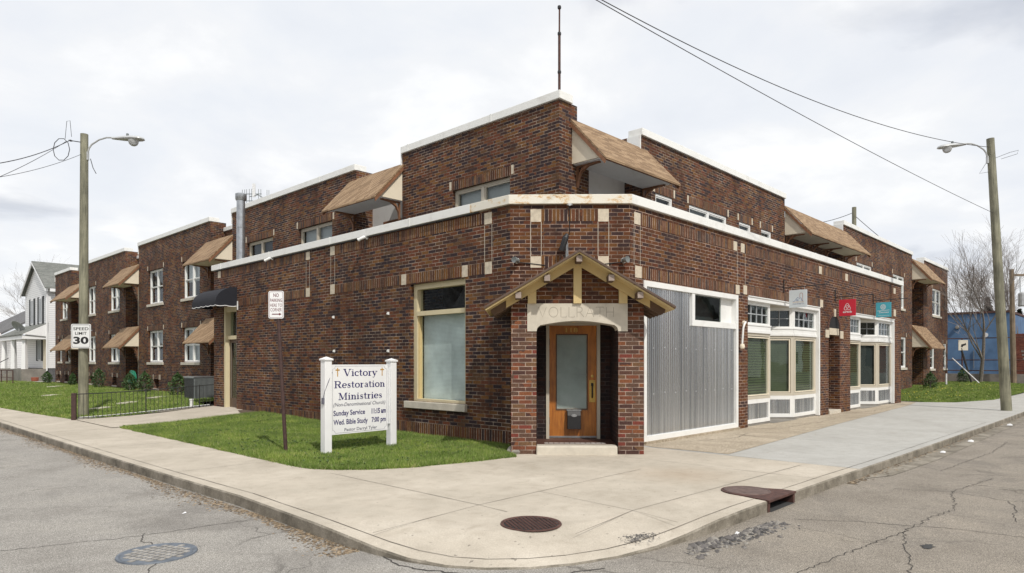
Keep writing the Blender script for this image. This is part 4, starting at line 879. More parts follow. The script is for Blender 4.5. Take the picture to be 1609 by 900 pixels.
def shopface(parent, fr, L, blind, base='corrugated', zb=.06):
    """one face of a display box along fr (u 0..L), windows facing +w"""
    f = MB(); f.box(fr, 0, .09, -.06, 0, zb, .62); f.box(fr, L-.09, L, -.06, 0, zb, .62); f.box(fr, .09, L-.09, -.06, 0, zb, zb+.09); f.box(fr, .09, L-.09, -.06, 0, .52, .62); bh = f.build('bulkhead', 'white_paint', parent); f = MB()
    # sill band + transom frame
    f.box(fr, -.01, L+.01, -.08, .035, 2.17, 2.23); f.box(fr, 0, L, -.08, .015, 2.23, 2.34); f.box(fr, -.01, L+.01, -.08, .03, 2.34, 2.37)
    f.box(fr, 0, .10, -.06, 0, 2.37, 2.90); f.box(fr, L-.10, L, -.06, 0, 2.37, 2.90); f.box(fr, .10, L-.10, -.06, 0, 2.82, 2.90); f.box(fr, .10, L-.10, -.06, 0, 2.37, 2.41)
    tw = f.build('transom_window', 'white_paint', parent)
    f = MB(); f.box(fr, 0, .07, -.06, .004, .62, 2.17); f.box(fr, L-.07, L, -.06, .004, .62, 2.17); f.box(fr, .07, L-.07, -.06, .004, .62, .69); f.box(fr, .07, L-.07, -.06, .004, 2.10, 2.17); wf = f.build('display_window', 'tan_paint', parent)
    f = MB(); f.box(fr, .09, .115, -.045, .012, .70, 2.08); f.box(fr, L-.115, L-.09, -.045, .012, .70, 2.08); f.box(fr, .115, L-.115, -.045, .012, .70, .725); f.box(fr, .115, L-.115, -.045, .012, 2.055, 2.08); f.build('glazing_bead', 'cream_panel', wf)
    MB().box(fr, .08, L-.08, -.036, -.03, .69, 2.10).build('pane', 'glass', wf)
    MB().box(fr, .08, L-.08, -.08, -.07, .69, 2.10).build('blind', blind, wf)
    f = MB()
    us = np.arange(.09, L-.09, .012)
    for u0, u1 in zip(us[:-1], us[1:]): f.face([fr.p(u0, -.03+.008*math.sin(u0*92), zb+.09), fr.p(u1, -.03+.008*math.sin(u1*92), zb+.09), fr.p(u1, -.03+.008*math.sin(u1*92), .52), fr.p(u0, -.03+.008*math.sin(u0*92), .52)])
    f.build('bulkhead_panel', base, bh)
    MB().box(fr, .10, L-.10, -.045, -.04, 2.41, 2.82).build('pane', 'glass', tw)
    f = MB(); n = 3 if L > .9 else 2
    for i in range(1, n+ (1 if n==3 else 0)):
        u = .1+(L-.2)*i/(n+(1 if n==3 else 0)); f.box(fr, u-.01, u+.01, -.045, -.02, 2.41, 2.82)
    f.box(fr, .1, L-.1, -.045, -.022, 2.605, 2.625); f.build('muntin', 'curtain', tw)
    MB().box(fr, .05, L-.05, -.12, -.11, 2.37, 2.88).build('interior', 'room_dark', tw)
def bay(u0, u1, lw, uc, bl):
    sf = MB(); sf.box(R0, u0, u1, -.1, .01, 2.90, 3.008); sf.box(R0, u0, u1, -.02, .03, 2.985, 3.006)
    shop = sf.build('shopfront', 'white_paint', B)
    MB().box(R0, u0, u1, -1.5, -.102, 2.90, 2.93).build('soffit', 'tan_paint', shop)
    w = -.08
    shopface(shop, Fr(u0, 6.65-w, 1, 0, 0, -1), lw, bl[0])
    a = u0+lw; k = .7071; Ls = .72
    shopface(shop, Fr(a+.002, 6.65-w+.002, k, k, k, -k), Ls, bl[1])           # return side of the left box
    # angled side of right box: from deep point to the front corner uc
    shopface(shop, Fr(uc-Ls*k-.002, 6.65-w+Ls*k+.002, k, -k, -k, -k), Ls, bl[1])
    shopface(shop, Fr(uc, 6.65-w, 1, 0, 0, -1), u1-uc-.09, bl[2])
    MB().box(R0, u1-.09, u1, -.14, .012, .02, 2.90).build('corner_post', 'white_paint', shop)
    MB().box(R0, a+.3, uc-.3, -1.2, -1.15, .05, 2.9).build('entry_door', 'white_paint', shop)
    f = MB(); f.prism_xy([R0.p(a+.0, w, 0)[:2], R0.p(a+.5, w-.5, 0)[:2], R0.p(a+.5, -1.15, 0)[:2], R0.p(u0+.02, -1.15, 0)[:2], R0.p(u0+.02, w, 0)[:2]][::-1], -.05, .05)
    f.prism_xy([R0.p(uc, w, 0)[:2], R0.p(u1-.02, w, 0)[:2], R0.p(u1-.02, -1.15, 0)[:2], R0.p(uc-.5, -1.15, 0)[:2], R0.p(uc-.5, w-.5, 0)[:2]][::-1], -.05, .05); f.build('plinth', 'concrete_old', shop)
    MB().box(R0, a-.0, uc+.0, -1.14, .02, -.04, .012).build('threshold', 'concrete_old', shop)
    MB().box(R0, u0+.02, u1-.02, -1.6, -1.55, 0, 3.0).build('interior', 'room_dark', shop)
bay(14.73, 19.29, 1.42, 17.62, ('blind_green', 'blind_greenplain', 'blind_green'))
bay(21.89, 26.69, 1.25, 25.02, ('blind_green', 'curtain_dark', 'curtain_dark'))
# arched niche between the bays
f = MB(); f.box(R0, 20.0, 20.93, -1.0, -.96, -.05, 2.44); f.build('niche_back', 'room_dark', B)
f = MB(); f.box(R0, 20.93, 21.2, -.96, -.352, -.05, 2.6); f.box(R0, 19.7, 20.0, -.96, -.352, -.05, 2.6); f.build('niche_wall', 'brick_front', B)
f = MB(); f.box(R0, 20.0, 20.93, -.96, .04, -.06, .10); f.build('stone_step', 'limestone', B, bevel=.01)
f = MB(); f.prism_uz(R0, [(20.02, 2.46)]+[(20.465+.43*math.cos(R_(a)), 2.46+.36*math.sin(R_(a))) for a in range(180, -1, -12)], -.01, .002); f.build('arch_recess', 'room_dark', B)
f = MB()
for i in range(15):
    a0, a1 = R_(180*i/15+1.2), R_(180*(i+1)/15-1.2); q = lambda r, a_: (20.465+r*math.cos(a_), 2.46+r*.84*math.sin(a_))
    f.prism_uz(R0, [q(.44, a0), q(.44, a1), q(.56, a1), q(.56, a0)], -.01, .012)
f.build('brick_arch', 'brick_arch', B); f = MB(); f.box(R0, 20.40, 20.54, -.01, .03, 2.80, 3.02); f.build('keystone', 'stone', B)
f = MB(); f.box(R0, 20.02, 20.80, -.06, .02, 2.27, 2.46); f.build('lintel', 'stone', B)
accents(R0, [(19.72, 19.99, 2.18, 2.40), (20.94, 21.2, 2.18, 2.40)], d=.02)
# vent pipe on the first brick pier
t_o = thing('vent_pipe', 'white gooseneck pipe with ball end on the brick pier left of the first shopfront', 'pipe', R0.p(14.3, 0, 1.8))
f = MB(); f.tube([R0.p(14.5, .0, 2.36), R0.p(14.42, .09, 2.38), R0.p(14.33, .10, 2.34), R0.p(14.30, .09, 2.24), R0.p(14.29, .07, 1.9)], .022, 10); f.build('pipe', 'white_paint', t_o, smooth=True)
MB().lathe(R0.p(14.29, .07, 1.84), [(.01, -.06), (.045, -.045), (.06, 0), (.045, .045), (.01, .06)], 14).build('ball_end', 'cream_panel', t_o, smooth=True)
MB().lathe(R0.p(14.5, 0, 2.36), [(.06, 0), (.06, .03), (.03, .05)], 14, (0, -1, 0)).build('flange', 'cream_panel', t_o)

# hanging signs
def hsign(x, z0, z1, out0, out1, mat, lab, zb, kind):
    t_o = thing('hanging_sign', lab, 'sign', R0.p(x, 0, zb), 'square signs hanging over the shopfronts')
    f = MB(); f.tube([R0.p(x, 0, zb), R0.p(x, .98, zb+.02)], .012, 8); f.tube([R0.p(x, .02, zb-.12), R0.p(x, .02, zb+.22)], .014, 8)
    f.tube([R0.p(x, .02, zb+.18), R0.p(x, .06, zb+.2), R0.p(x, .09, zb+.14), R0.p(x, .05, zb+.1)], .008, 6); f.tube([R0.p(x, .02, zb-.1), R0.p(x, .1, zb-.09), R0.p(x, .14, zb)], .007, 6)
    f.lathe(R0.p(x, .98, zb+.02), [(.004, -.02), (.02, 0), (.012, .03), (.002, .06)], 8, (0, -1, 0)); f.build('bracket', 'dark_metal', t_o)
    f = MB()
    for o_ in (out0+.06, out1-.06): f.tube([R0.p(x, o_, zb+.01), R0.p(x, o_, z1-.0)], .005, 6)
    f.build('hook', 'galvanised', t_o)
    # board: faces -x; reader's right is toward -y (increasing w)
    F = Fr(x, 6.65-out0, 0, -1, -1, 0); L = out1-out0
    MB().box(F, 0, L, -.012, .012, z0, z1).build('board', mat, t_o, bevel=.002)
    h = z1-z0; W = .0135
    if kind == 'house':
        f = MB(); stroke(f, F, [(.10*L/.45, z0+.16*h/.45), (.14*L/.45, z0+.165*h/.45), (.22*L/.45, z0+.26*h/.45), (.265*L/.45, z0+.225*h/.45), (.30*L/.45, z0+.25*h/.45), (.33*L/.45, z0+.17*h/.45), (.36*L/.45, z0+.155*h/.45)], .009, W)
        for i in range(2):
            for j in range(2): f.box(F, (.19+.028*i)*L/.45, (.208+.028*i)*L/.45, .0, W, z0+(.165+.022*j)*h/.45, z0+(.18+.022*j)*h/.45)
        f.build('emblem', 'logo_blue', t_o)
        f = MB(); stroke(f, F, [(.275*L/.45, z0+.24*h/.45), (.275*L/.45, z0+.32*h/.45)]+[(a_, b_) for a_, b_ in arc(.31*L/.45, z0+.33*h/.45, .035, .035, 170, 10, 8)]+[(.345*L/.45, z0+.17*h/.45)], .008, W+.0004); f.build('emblem', 'logo_rust', t_o)
        text_mesh('HOMETOWN', F, .09, L-.07, z0+.115, z0+.145, W).build('lettering', 'logo_orange', t_o); text_mesh('MANAGEMENT CO', F, .09, L-.07, z0+.075, z0+.098, W).build('lettering', 'letter_navy', t_o)
    if kind == 'loop':
        c = L/2; zc = z0+.26
        pts = [(c, zc+.095), (c+.03, zc+.075), (c+.085, zc-.045), (c+.075, zc-.085), (c+.045, zc-.095), (c+.02, zc-.08), (c-.035, zc-.01), (c-.03, zc+.02), (c, zc+.035), (c+.03, zc+.02), (c+.035, zc-.01), (c-.02, zc-.08), (c-.045, zc-.095), (c-.075, zc-.085), (c-.085, zc-.045), (c-.03, zc+.075)]
        f = MB(); stroke(f, F, pts, .014, W, True); f.build('emblem', 'sign_white', t_o)
        text_mesh('airbnb', F, .11, L-.10, z0+.085, z0+.15, W, bold=.02).build('lettering', 'sign_white', t_o)
    if kind == 'wheel':
        c = L/2-.01; zc = z0+.33; f = MB(); stroke(f, F, arc(c, zc, .075, .085, 0, 345, 22), .012, W, True)
        for a_ in range(0, 360, 45):
            stroke(f, F, [(c+.02*math.cos(R_(a_)), zc+.02*math.sin(R_(a_))), (c+.07*math.cos(R_(a_)), zc+.08*math.sin(R_(a_)))], .022, W+.0004)
        f.build('emblem', 'sign_pale', t_o)
        f = text_mesh('Taxman', F, .09, L-.07, z0+.13, z0+.19, W, shear=.3, bold=.01); f.build('lettering', 'sign_white', t_o); f = MB(); stroke(f, F, [(.04, z0+.205), (L-.05, z0+.225)], .012, W); f.build('underline', 'sign_white', t_o); f = MB(); [f.box(F, .07+.03*i, .09+.03*i, .0, W, z0+.048, z0+.058) for i in range(11)]; f.build('small_print', 'sign_white', t_o)
hsign(16.75, 2.83, 3.26, .15, .58, 'sign_pale', 'pale grey square hanging sign with a blue house outline, over the first shopfront', 3.33, 'house')
hsign(20.5, 2.81, 3.28, .12, .57, 'sign_red', 'red square hanging sign with white looped logo above the arched niche', 3.36, 'loop')
hsign(24.15, 2.95, 3.43, .10, .55, 'sign_teal', 'teal square hanging sign with a white round emblem, over the second shopfront', 3.50, 'wheel')

# --- main two storey walls
TH = .6; ZW = 6.94
def mwin(fr, a, b, n=2, c=4.1, d=5.64, **k): return window(fr, a, b, c, d, n, **k)
segs = [(8.87, 14.19, [(10.28, 12.2, 4.1, 5.62, 2)]), (16.32, 24.41, [(17.6, 19.58, 4.1, 5.7, 2), (21.3, 23.2, 4.1, 5.7, 2)]),
        (26.34, 34.55, [(27.38, 29.18, 4.1, 5.64, 2), (31.42, 33.26, 4.1, 5.64, 2), (27.38, 29.18, 1.47, 2.9, 2), (31.42, 33.26, 1.47, 2.9, 2)]),
        (36.44, 43.57, [(37.37, 39.03, 4.1, 5.5, 2), (41.5, 43.0, 4.1, 5.64, 2), (37.37, 39.03, 1.47, 2.9, 2), (41.5, 43.0, 1.47, 2.9, 2)]),
        (46.37, 50.11, [(47.2, 48.7, 4.1, 5.4, 2), (46.6, 47.4, 1.5, 2.5, 1), (48.5, 49.3, 1.5, 2.9, 1)])]
for i, (a, b, ws) in enumerate(segs):
    bs = []
    if i >= 2:
        for w_ in ws:
            if w_[2] < 2: bs.append((w_[0]+.5, w_[0]+1.15, .3, .72))
    wall(L1, a, b, -.1, ZW, TH, [w_[:4] for w_ in ws]+bs)
    for k, w_ in enumerate(ws): window(L1, *w_[:4], w_[4], shade=['curtain', 'curtain_dark', 'curtain'][k % 3], frac=[.55, .45, 1.0, .5][k % 4], mat='tan_paint' if i in (0, 1) else 'white_paint', lintel=True)
    for (p, q, r, s_) in bs:
        MB().box(L1, p, q, -.25, -.22, r, s_).build('basement_window', 'room_dark', B); MB().box(L1, p-.03, q+.03, -.1, .03, r-.07, r-.001).build('sill', 'limestone', B)
        for u in (p-.2, p-.08, q+.02): MB().box(L1, u, u+.06, -.02, .006, s_-.02, s_+.2).build('stone_block', 'stone', B)
    yb = b+.05 if i == 4 else b
    coping([(10.7, b), (10.7, a)] if i else [(10.7, b), (10.7, 8.87), (11.09, 8.87)], 7.1, .17, .06, .34)
    MB().box(L1, b-.0, b+.03, -.36, .03, 6.55, 6.93).build('flashing', 'white_paint', B)
ops_r = [(13.74, 22.47, [(14.42, 15.24, 4.1, 5.67, 1), (16.09, 18.26, 4.1, 5.67, 2), (19.06, 19.87, 4.1, 5.67, 1), (20.61, 21.39, 4.1, 5.67, 1)]),
         (28.26, 38.88, [(30.0, 32.06, 4.1, 5.64, 2), (35.39, 37.36, 4.1, 5.66, 2), (35.6, 37.7, 1.2, 2.7, 2)]),
         (41.25, 47.13, [(43.27, 45.3, 4.1, 5.6, 2), (42.76, 43.72, 1.1, 2.35, 1), (45.95, 46.79, 1.1, 2.55, 1)])]
wall(R1, 11.3, 11.71, -.1, 6.6, TH, []); MB().box(R1, 11.09, 11.30, -.34, .0, 6.6, 6.93).build('flashing', 'white_paint', B) if 0 else None
for i, (a, b, ws) in enumerate(ops_r):
    wall(R1, a, b, -.1, ZW, TH, [w_[:4] for w_ in ws])
    for k, w_ in enumerate(ws): window(R1, *w_[:4], w_[4], shade=['curtain_dark', 'curtain'][k % 2], frac=[.5, .4, .6][k % 3], depth=.055)
    coping([(a-.0, 8.87), (b, 8.87)], 7.1, .17, .06, .34)
    MB().box(R1, a-.03, a, -.36, .02, 6.55, 6.93).build('flashing', 'white_paint', B)
# recesses: back walls with doors
def recess(fr, a, b, zt, doors, mat='brick'):
    wall(fr_off(fr, -.55), a, b, -.1, zt, .25, [], mat)
    for (p, q, r, s_) in doors:
        F = fr_off(fr, -.55); f = MB(); f.box(F, p, p+.12, 0, .05, r, s_); f.box(F, q-.12, q, 0, .05, r, s_); f.box(F, p+.12, q-.12, 0, .05, s_-.12, s_); df = f.build('door_frame', 'tan_paint', B)
        f = MB(); f.box(F, p+.12, q-.12, .0, .03, r, r+.5); f.box(F, p+.12, p+.24, .0, .03, r+.5, s_-.12); f.box(F, q-.24, q-.12, 0, .03, r+.5, s_-.12); f.build('door_leaf', 'white_paint', df)
        MB().box(F, p+.24, q-.24, .0, .012, r+.5, s_-.12).build('pane', 'ac_grey', df)
def fr_off(fr, d): return Fr(fr.o[0]+fr.n[0]*d, fr.o[1]+fr.n[1]*d, fr.u[0], fr.u[1], fr.n[0], fr.n[1])
recess(L1, 24.41, 26.34, 6.6, [(25.2, 26.1, 3.3, 5.2), (25.0, 26.0, .2, 2.3)])
recess(L1, 34.55, 36.44, 6.6, [(35.4, 36.3, 3.3, 5.2), (35.3, 36.3, .2, 2.3)])
recess(L1, 43.57, 46.37, 6.6, [(45.1, 46.1, 3.3, 5.2), (45.0, 46.0, .2, 2.3)])
for a, b in ((24.41, 26.34), (34.55, 36.44), (43.57, 46.37)): coping([(11.25, b), (11.25, a)], 6.75, .15, .06, .3)
recess(R1, 38.88, 41.25, 6.6, [(39.6, 40.8, 3.5, 5.5), (39.9, 41.1, .5, 2.3)])
coping([(38.88, 9.42), (41.25, 9.42)], 6.75, .15, .06, .3)
# recess above the side wall roof: white lobby with a timber door and small window
wall(fr_off(L1, -.55), 14.19, 16.32, 4.0, 6.62, .25, [], 'soffit_white'); F = fr_off(L1, -.55)
f = MB(); f.box(F, 14.95, 15.75, 0, .04, 4.15, 5.45); dl = f.build('balcony_door', 'timber_trim', B); f = MB()
for u in (15.02, 15.26, 15.5): f.box(F, u, u+.17, .03, .05, 4.6, 5.3)
f.build('pane', 'curtain_dark', dl)
f = MB(); f.box(F, 14.25, 14.75, 0, .04, 4.7, 5.5); wl = f.build('window', 'white_paint', B); f = MB(); f.box(F, 14.3, 14.47, .03, .05, 4.76, 5.44); f.box(F, 14.53, 14.7, .03, .05, 4.76, 5.44); f.build('pane', 'curtain_dark', wl)
wall(fr_off(R1, -.45), 11.71, 13.74, 4.0, 6.62, .25, [], 'soffit_white'); F = fr_off(R1, -.45)
f = MB(); f.box(F, 11.8, 13.3, 0, .03, 4.0, 5.35); f.build('balcony_door', 'sign_white', B)
wall(fr_off(R1, -.55), 22.47, 28.26, 4.0, 6.62, .25, []); F = fr_off(R1, -.55)
for (a, b) in ((23.0, 24.4), (25.0, 25.9), (26.5, 27.9)):
    f = MB(); f.box(F, a, a+.07, 0, .05, 4.1, 5.5); f.box(F, b-.07, b, 0, .05, 4.1, 5.5); f.box(F, a+.07, b-.07, 0, .05, 5.43, 5.5); f.box(F, (a+b)/2-.03, (a+b)/2+.03, 0, .05, 4.1, 5.43); wl = f.build('window', 'ac_grey', B)
    MB().box(F, a+.07, b-.07, 0, .02, 4.1, 5.43).build('pane', 'room_dark', wl)
# hidden sides and roofs so the block is closed
f = MB(); f.box(W0, 11.3, 19, 50.11-.35, 50.105, -.1, 6.9); f.box(W0, 18.7, 19, 18.0, 49.7, -.1, 6.9); f.box(W0, 19, 46.7, 17.7, 18.0, -.1, 6.9); f.box(W0, 46.78, 47.125, 9.48, 18, -.1, 6.9); f.build('wall', 'brick', B)
MB().prism_xy([(11.29, 9.46), (47.0, 9.46), (47.0, 17.8), (18.8, 17.8), (18.8, 49.9), (11.29, 49.9)], 6.5, 6.6).build('roof', 'roof_dark', B)
# canopies
def canopy(fr, u0, u1, zb, zt, pj, br=(), deep=0.0, soff='soffit_white'):
    f = MB(); k = (zt-zb)/pj; th = .05; e = .10
    f.prism_wz(fr, [(-.02, zt+.02*k), (pj+e, zb-e*k*.55+.03), (pj+e, zb-e*k*.55-.015), (-.02, zt+.02*k-.06)], u0-.05, u1+.05); c = f.build('canopy', 'shingle_tan', B)
    for u in (u0, u1-.04): f = MB(); f.prism_wz(fr, [(.0, zb), (pj-.03, zb), (.0, zt-.10)], u, u+.04); f.build('gable_panel', 'cream_panel', c)
    for u in (u0-.055, u1+.02): f = MB(); f.prism_wz(fr, [(0, zt-.065), (pj+e-.01, zb-e*k*.55-.02), (pj+e-.03, zb-e*k*.55-.10), (0, zt-.17)], u, u+.035); f.build('rake_board', 'timber_trim', c)
    f = MB(); f.box(fr, u0-.02, u1+.02, pj+.02, pj+.06, zb-.07, zb+.01); f.build('fascia', 'timber_trim', c)
    MB().box(fr, u0+.04, u1-.04, .002, pj-.0, zb-.02, zb+.0).build('soffit', soff, c)
    for u in br:
        f = MB(); pts = [(.03, zb-.45), (.05, zb-.3), (.13, zb-.16), (.3, zb-.07), (.62*pj/.9, zb-.05)]
        for (a, b) in zip(pts[:-1], pts[1:]): f.prism_wz(fr, [a, b, (b[0], b[1]+.05), (a[0]-.0, a[1]+.07)], u-.035, u+.035)
        f.box(fr, u-.03, u+.03, .0, .03, zb-.48, zb-.02); f.box(fr, u-.03, u+.03, .03, pj*.75, zb-.055, zb-.021); f.build('bracket', 'timber_trim', c)
    return c
canopy(L1, 14.19, 16.62, 5.71, 6.66, .80, (14.3, 16.45)); canopy(R1, 11.13, 14.0, 5.68, 6.62, .80, (11.3, 13.85))
canopy(L1, 24.41, 26.75, 5.22, 6.15, .78, (24.5, 26.55), soff='cream_panel'); canopy(L1, 24.41, 26.75, 2.25, 3.17, .78, (24.5, 26.55), soff='cream_panel')
canopy(L1, 34.55, 36.9, 5.16, 6.08, .78, (34.7, 36.7), soff='cream_panel'); canopy(L1, 34.55, 36.9, 2.22, 3.15, .78, (34.7, 36.7), soff='cream_panel')
canopy(L1, 43.57, 46.9, 5.08, 5.98, .85, (43.7, 46.7), soff='cream_panel'); canopy(L1, 43.57, 46.9, 2.2, 3.1, .85, (43.7, 46.7), soff='cream_panel')
canopy(R1, 22.49, 28.7, 5.73, 6.70, .80, (22.6, 24.9, 26.3, 28.5), soff='cream_panel'); canopy(R1, 38.9, 41.8, 5.7, 6.75, .80, (39, 41.6), soff='cream_panel'); canopy(R1, 38.9, 41.8, 2.25, 3.35, .80, (39, 41.6), soff='cream_panel')

# flue, mast
fl = thing('flue_pipe', 'tall round galvanised flue with a cap rising from the front roof', 'flue', (9.15, 20.3, 4.2))
fx, fy = 9.15, 20.27
MB().cyl(fx, fy, 4.2, 6.5, .125, 20).build('pipe', 'galvanised', fl, smooth=True); MB().lathe((fx, fy, 6.45), [(.14, 0), (.165, .04), (.165, .2), (.13, .22)], 20).build('cap', 'galvanised', fl, smooth=True)
f = MB()
for z in (4.62, 5.6): f.lathe((fx, fy, z), [(.13, 0), (.132, .03)], 20)
f.build('seam_band', 'galvanised', fl)
ms = thing('antenna_mast', 'thin rusty mast standing on the corner parapet', 'mast', (10.78, 8.93, 7.1))
MB().tube([(10.78, 8.93, 7.09), (10.78, 8.93, 8.3)], .028, 8).build('lower_tube', 'rusty_iron', ms); MB().tube([(10.78, 8.93, 8.3), (10.785, 8.93, 8.85)], .018, 8).build('upper_tube', 'rusty_iron', ms)
f = MB()
for z in (7.5, 8.3, 8.85): f.lathe((10.78, 8.93, z), [(.035, 0), (.04, .03), (.035, .06)], 8)
f.build('clamp', 'dark_metal', ms)

# ------------------------------------------------------------------ church sign
p0 = Vector((5.73, 9.60, 0)); p1 = Vector((7.05, 9.66, 0)); du = (p1-p0); Lc = du.length; du.normalize()
CS = Fr(p0.x, p0.y, du.x, du.y, du.y, -du.x)
cs = thing('church_sign', 'white post-mounted church notice board standing on the front grass', 'sign', tuple((p0+p1)/2))
for u, zt in ((0, 1.52), (Lc, 1.50)):
    f = MB(); f.box(CS, u-.065, u+.065, -.065, .065, -.05, zt); po = f.build('post', 'sign_white', cs, bevel=.008)
    f = MB(); c = CS.p(u, 0, 0); q = [CS.p(u+a*.08, b*.08, zt) for a, b in ((-1, -1), (1, -1), (1, 1), (-1, 1))]; q2 = [CS.p(u+a*.08, b*.08, zt+.025) for a, b in ((-1, -1), (1, -1), (1, 1), (-1, 1))]; ap = CS.p(u, 0, zt+.06)
    f.add(q+q2+[ap], [(0, 1, 2, 3), (0, 1, 5, 4), (1, 2, 6, 5), (2, 3, 7, 6), (3, 0, 4, 7), (4, 5, 8), (5, 6, 8), (6, 7, 8), (7, 4, 8)]); f.build('post_cap', 'sign_white', po)
b0, b1, bz0, bz1 = .08, Lc-.10, .31, 1.45; MB().box(CS, b0, b1, -.015, .02, bz0, bz1).build('board', 'sign_white', cs, bevel=.003)
f = MB(); f.box(CS, b1+.005, b1+.03, -.02, .05, .42, 1.36); f.build('rail', 'sign_white', cs)
W = .0212; bw_ = b1-b0; X = lambda t: b0+bw_*t; Zb = lambda t: bz1-(bz1-bz0)*t
f = MB(); i_ = .025
c_ = .05; ol = [(b0+i_+c_, bz0+i_), (b1-i_-c_, bz0+i_)]+[(b1-i_-c_*math.cos(R_(a)), bz0+i_+c_*math.sin(R_(a))) for a in (0, 30, 60, 90)][::1]+[(b1-i_, bz1-i_-c_)]+[(b1-i_-c_*math.sin(R_(a)), bz1-i_-c_*math.cos(R_(a))) for a in (0, 30, 60, 90)]+[(b0+i_+c_, bz1-i_)]+[(b0+i_+c_*math.cos(R_(a)), bz1-i_-c_*math.sin(R_(a))) for a in (0, 30, 60, 90)]+[(b0+i_, bz0+i_+c_)]+[(b0+i_+c_*math.sin(R_(a)), bz0+i_+c_*math.cos(R_(a))) for a in (0, 30, 60, 90)]
stroke(f, CS, ol, .004, W, True); f.build('border_line', 'letter_grey', cs)
for q_ in (('Victory', .20, .80, .165, .115), ('Restoration', .045, .95, .335, .112), ('Ministries', .115, .90, .505, .112)): serif(q_[0], CS, X(q_[1]), X(q_[2]), Zb(q_[3]), q_[4], W).build('lettering', 'letter_navy', cs)
text_mesh('(Non-Denominational Church)', CS, X(.035), X(.955), Zb(.615), Zb(.545), W, shear=.25, bold=.014).build('lettering', 'letter_grey', cs)
for q_ in (('Sunday Service', .035, .58, .755, .655, .022), ('11:15 am', .70, .965, .735, .655, .038), ('Wed. Bible Study', .035, .63, .885, .785, .022), ('7:00 pm', .70, .965, .885, .785, .028)): text_mesh(q_[0], CS, X(q_[1]), X(q_[2]), Zb(q_[3]), Zb(q_[4]), W, bold=q_[5]).build('lettering', 'letter_navy', cs)
text_mesh('Pastor Darryl Tyler', CS, X(.22), X(.80), Zb(.975), Zb(.915), W, bold=.016).build('lettering', 'letter_grey', cs)
f = MB()
for u in (.105, .895):
    f.box(CS, X(u)-.008, X(u)+.008, .02, W+.001, Zb(.17), Zb(.045)); f.box(CS, X(u)-.04, X(u)-.008, .02, W+.001, Zb(.085), Zb(.068)); f.box(CS, X(u)+.008, X(u)+.04, .02, W+.001, Zb(.085), Zb(.068))
f.build('cross', 'gold', cs)
f = MB(); f.tube([CS.p(.09, .03, 1.33), CS.p(.0, .075, 1.2), CS.p(-.07, .06, 1.02), CS.p(-.075, .03, .92)], .005, 6); f.box(CS, -.09, -.066, .0, .05, .82, .92); f.build('lamp_cable', 'letter_grey', cs)
for u in (0, Lc): f = MB(); f.prism_xy([(CS.p(u, 0, 0)[0]+(.11+.03*math.sin(i*2.3+u))*math.cos(i*.7), CS.p(u, 0, 0)[1]+(.09+.03*math.sin(i*1.7))*math.sin(i*.7)) for i in range(9)], -.02, .03); f.build('footing', 'concrete_old', cs)

# ------------------------------------------------------------------ no parking sign
def right_frame(x, y, ang): c, s = math.cos(ang), math.sin(ang); return Fr(x, y, c, s, s, -c)      # u = reader's right
NP = right_frame(5.38, 10.25, R_(-52)); npz = thing('no_parking_sign', 'small white no parking sign on a leaning rusty brown post in the grass', 'sign', (5.38, 10.25, 0))
top = (5.29, 10.38)
MB().tube([(5.38, 10.25, -.05), (top[0], top[1], 2.62)], .032, 8).build('post', 'rust_post', npz)
NP = right_frame(top[0], top[1], R_(-50)); tl = -.02
f = MB(); w_, h_ = .128, .225; zc = 2.43
def rrect(cx, cz, hw, hh, r, n=4):
    P = []
    for (sx, sz, a0) in ((1, -1, -90), (1, 1, 0), (-1, 1, 90), (-1, -1, 180)):
        for i in range(n+1): a = R_(a0+90*i/n); P.append((cx+sx*(hw-r)+r*math.cos(a), cz+sz*(hh-r)+r*math.sin(a)))
    return P
f.prism_uz(NP, rrect(0, zc, w_, h_, .03), .035, .04); f.build('plate', 'sign_white', npz)
f = MB(); stroke(f, NP, rrect(0, zc, w_-.014, h_-.014, .024), .006, .0405, True); f.build('border_line', 'letter_maroon', npz)
for q_ in (('NO', .045, .125, .185, .015), ('PARKING', .10, .045, .10, .012), ('HERE TO', .10, -.035, .018, .006), ('CORNER', .095, -.11, -.055, .006)): text_mesh(q_[0], NP, -q_[1], q_[1], zc+q_[2], zc+q_[3], .0405, bold=q_[4]).build('lettering', 'letter_maroon', npz)
f = MB(); stroke(f, NP, [(-.07, zc-.155), (.055, zc-.155)], .016, .0405); f.face([NP.p(.05, .0407, zc-.132), NP.p(.05, .0407, zc-.178), NP.p(.095, .0407, zc-.155)]); f.build('arrow', 'letter_maroon', npz)

# ------------------------------------------------------------------ utility poles, lamps, wires
def pole(x, y, x2, y2, zt, r0, r1, mat, lab):
    o = thing('utility_pole', lab, 'utility pole', (x, y, 0)); pts = []; rs = []
    for i in range(9): t = i/8; pts.append((x+(x2-x)*t, y+(y2-y)*t, -.1+(zt+.1)*t)); rs.append(r0+(r1-r0)*t)
    MB().tube(pts, rs, 18).build('post', mat, o, smooth=True); return o
pl = pole(5.11, 20.94, 5.13, 20.92, 7.66, .125, .095, 'pole_wood', 'weathered grey wooden utility pole carrying the speed limit sign, on the side lawn')
prr = pole(25.31, 3.22, 25.08, 3.60, 8.36, .145, .105, 'pole_wood', 'weathered wooden utility pole leaning slightly on the right sidewalk edge')
prr['label'] = 'weathered wooden utility pole leaning left at the right sidewalk edge'
f = MB(); f.tube([(5.05, 20.9, 7.42), (4.8, 20.95, 7.42)], .012, 6); f.lathe((4.82, 20.95, 7.42), [(.01, -.05), (.03, 0), (.01, .05)], 8, (1, 0, 0)); f.build('insulator', 'dark_metal', pl)
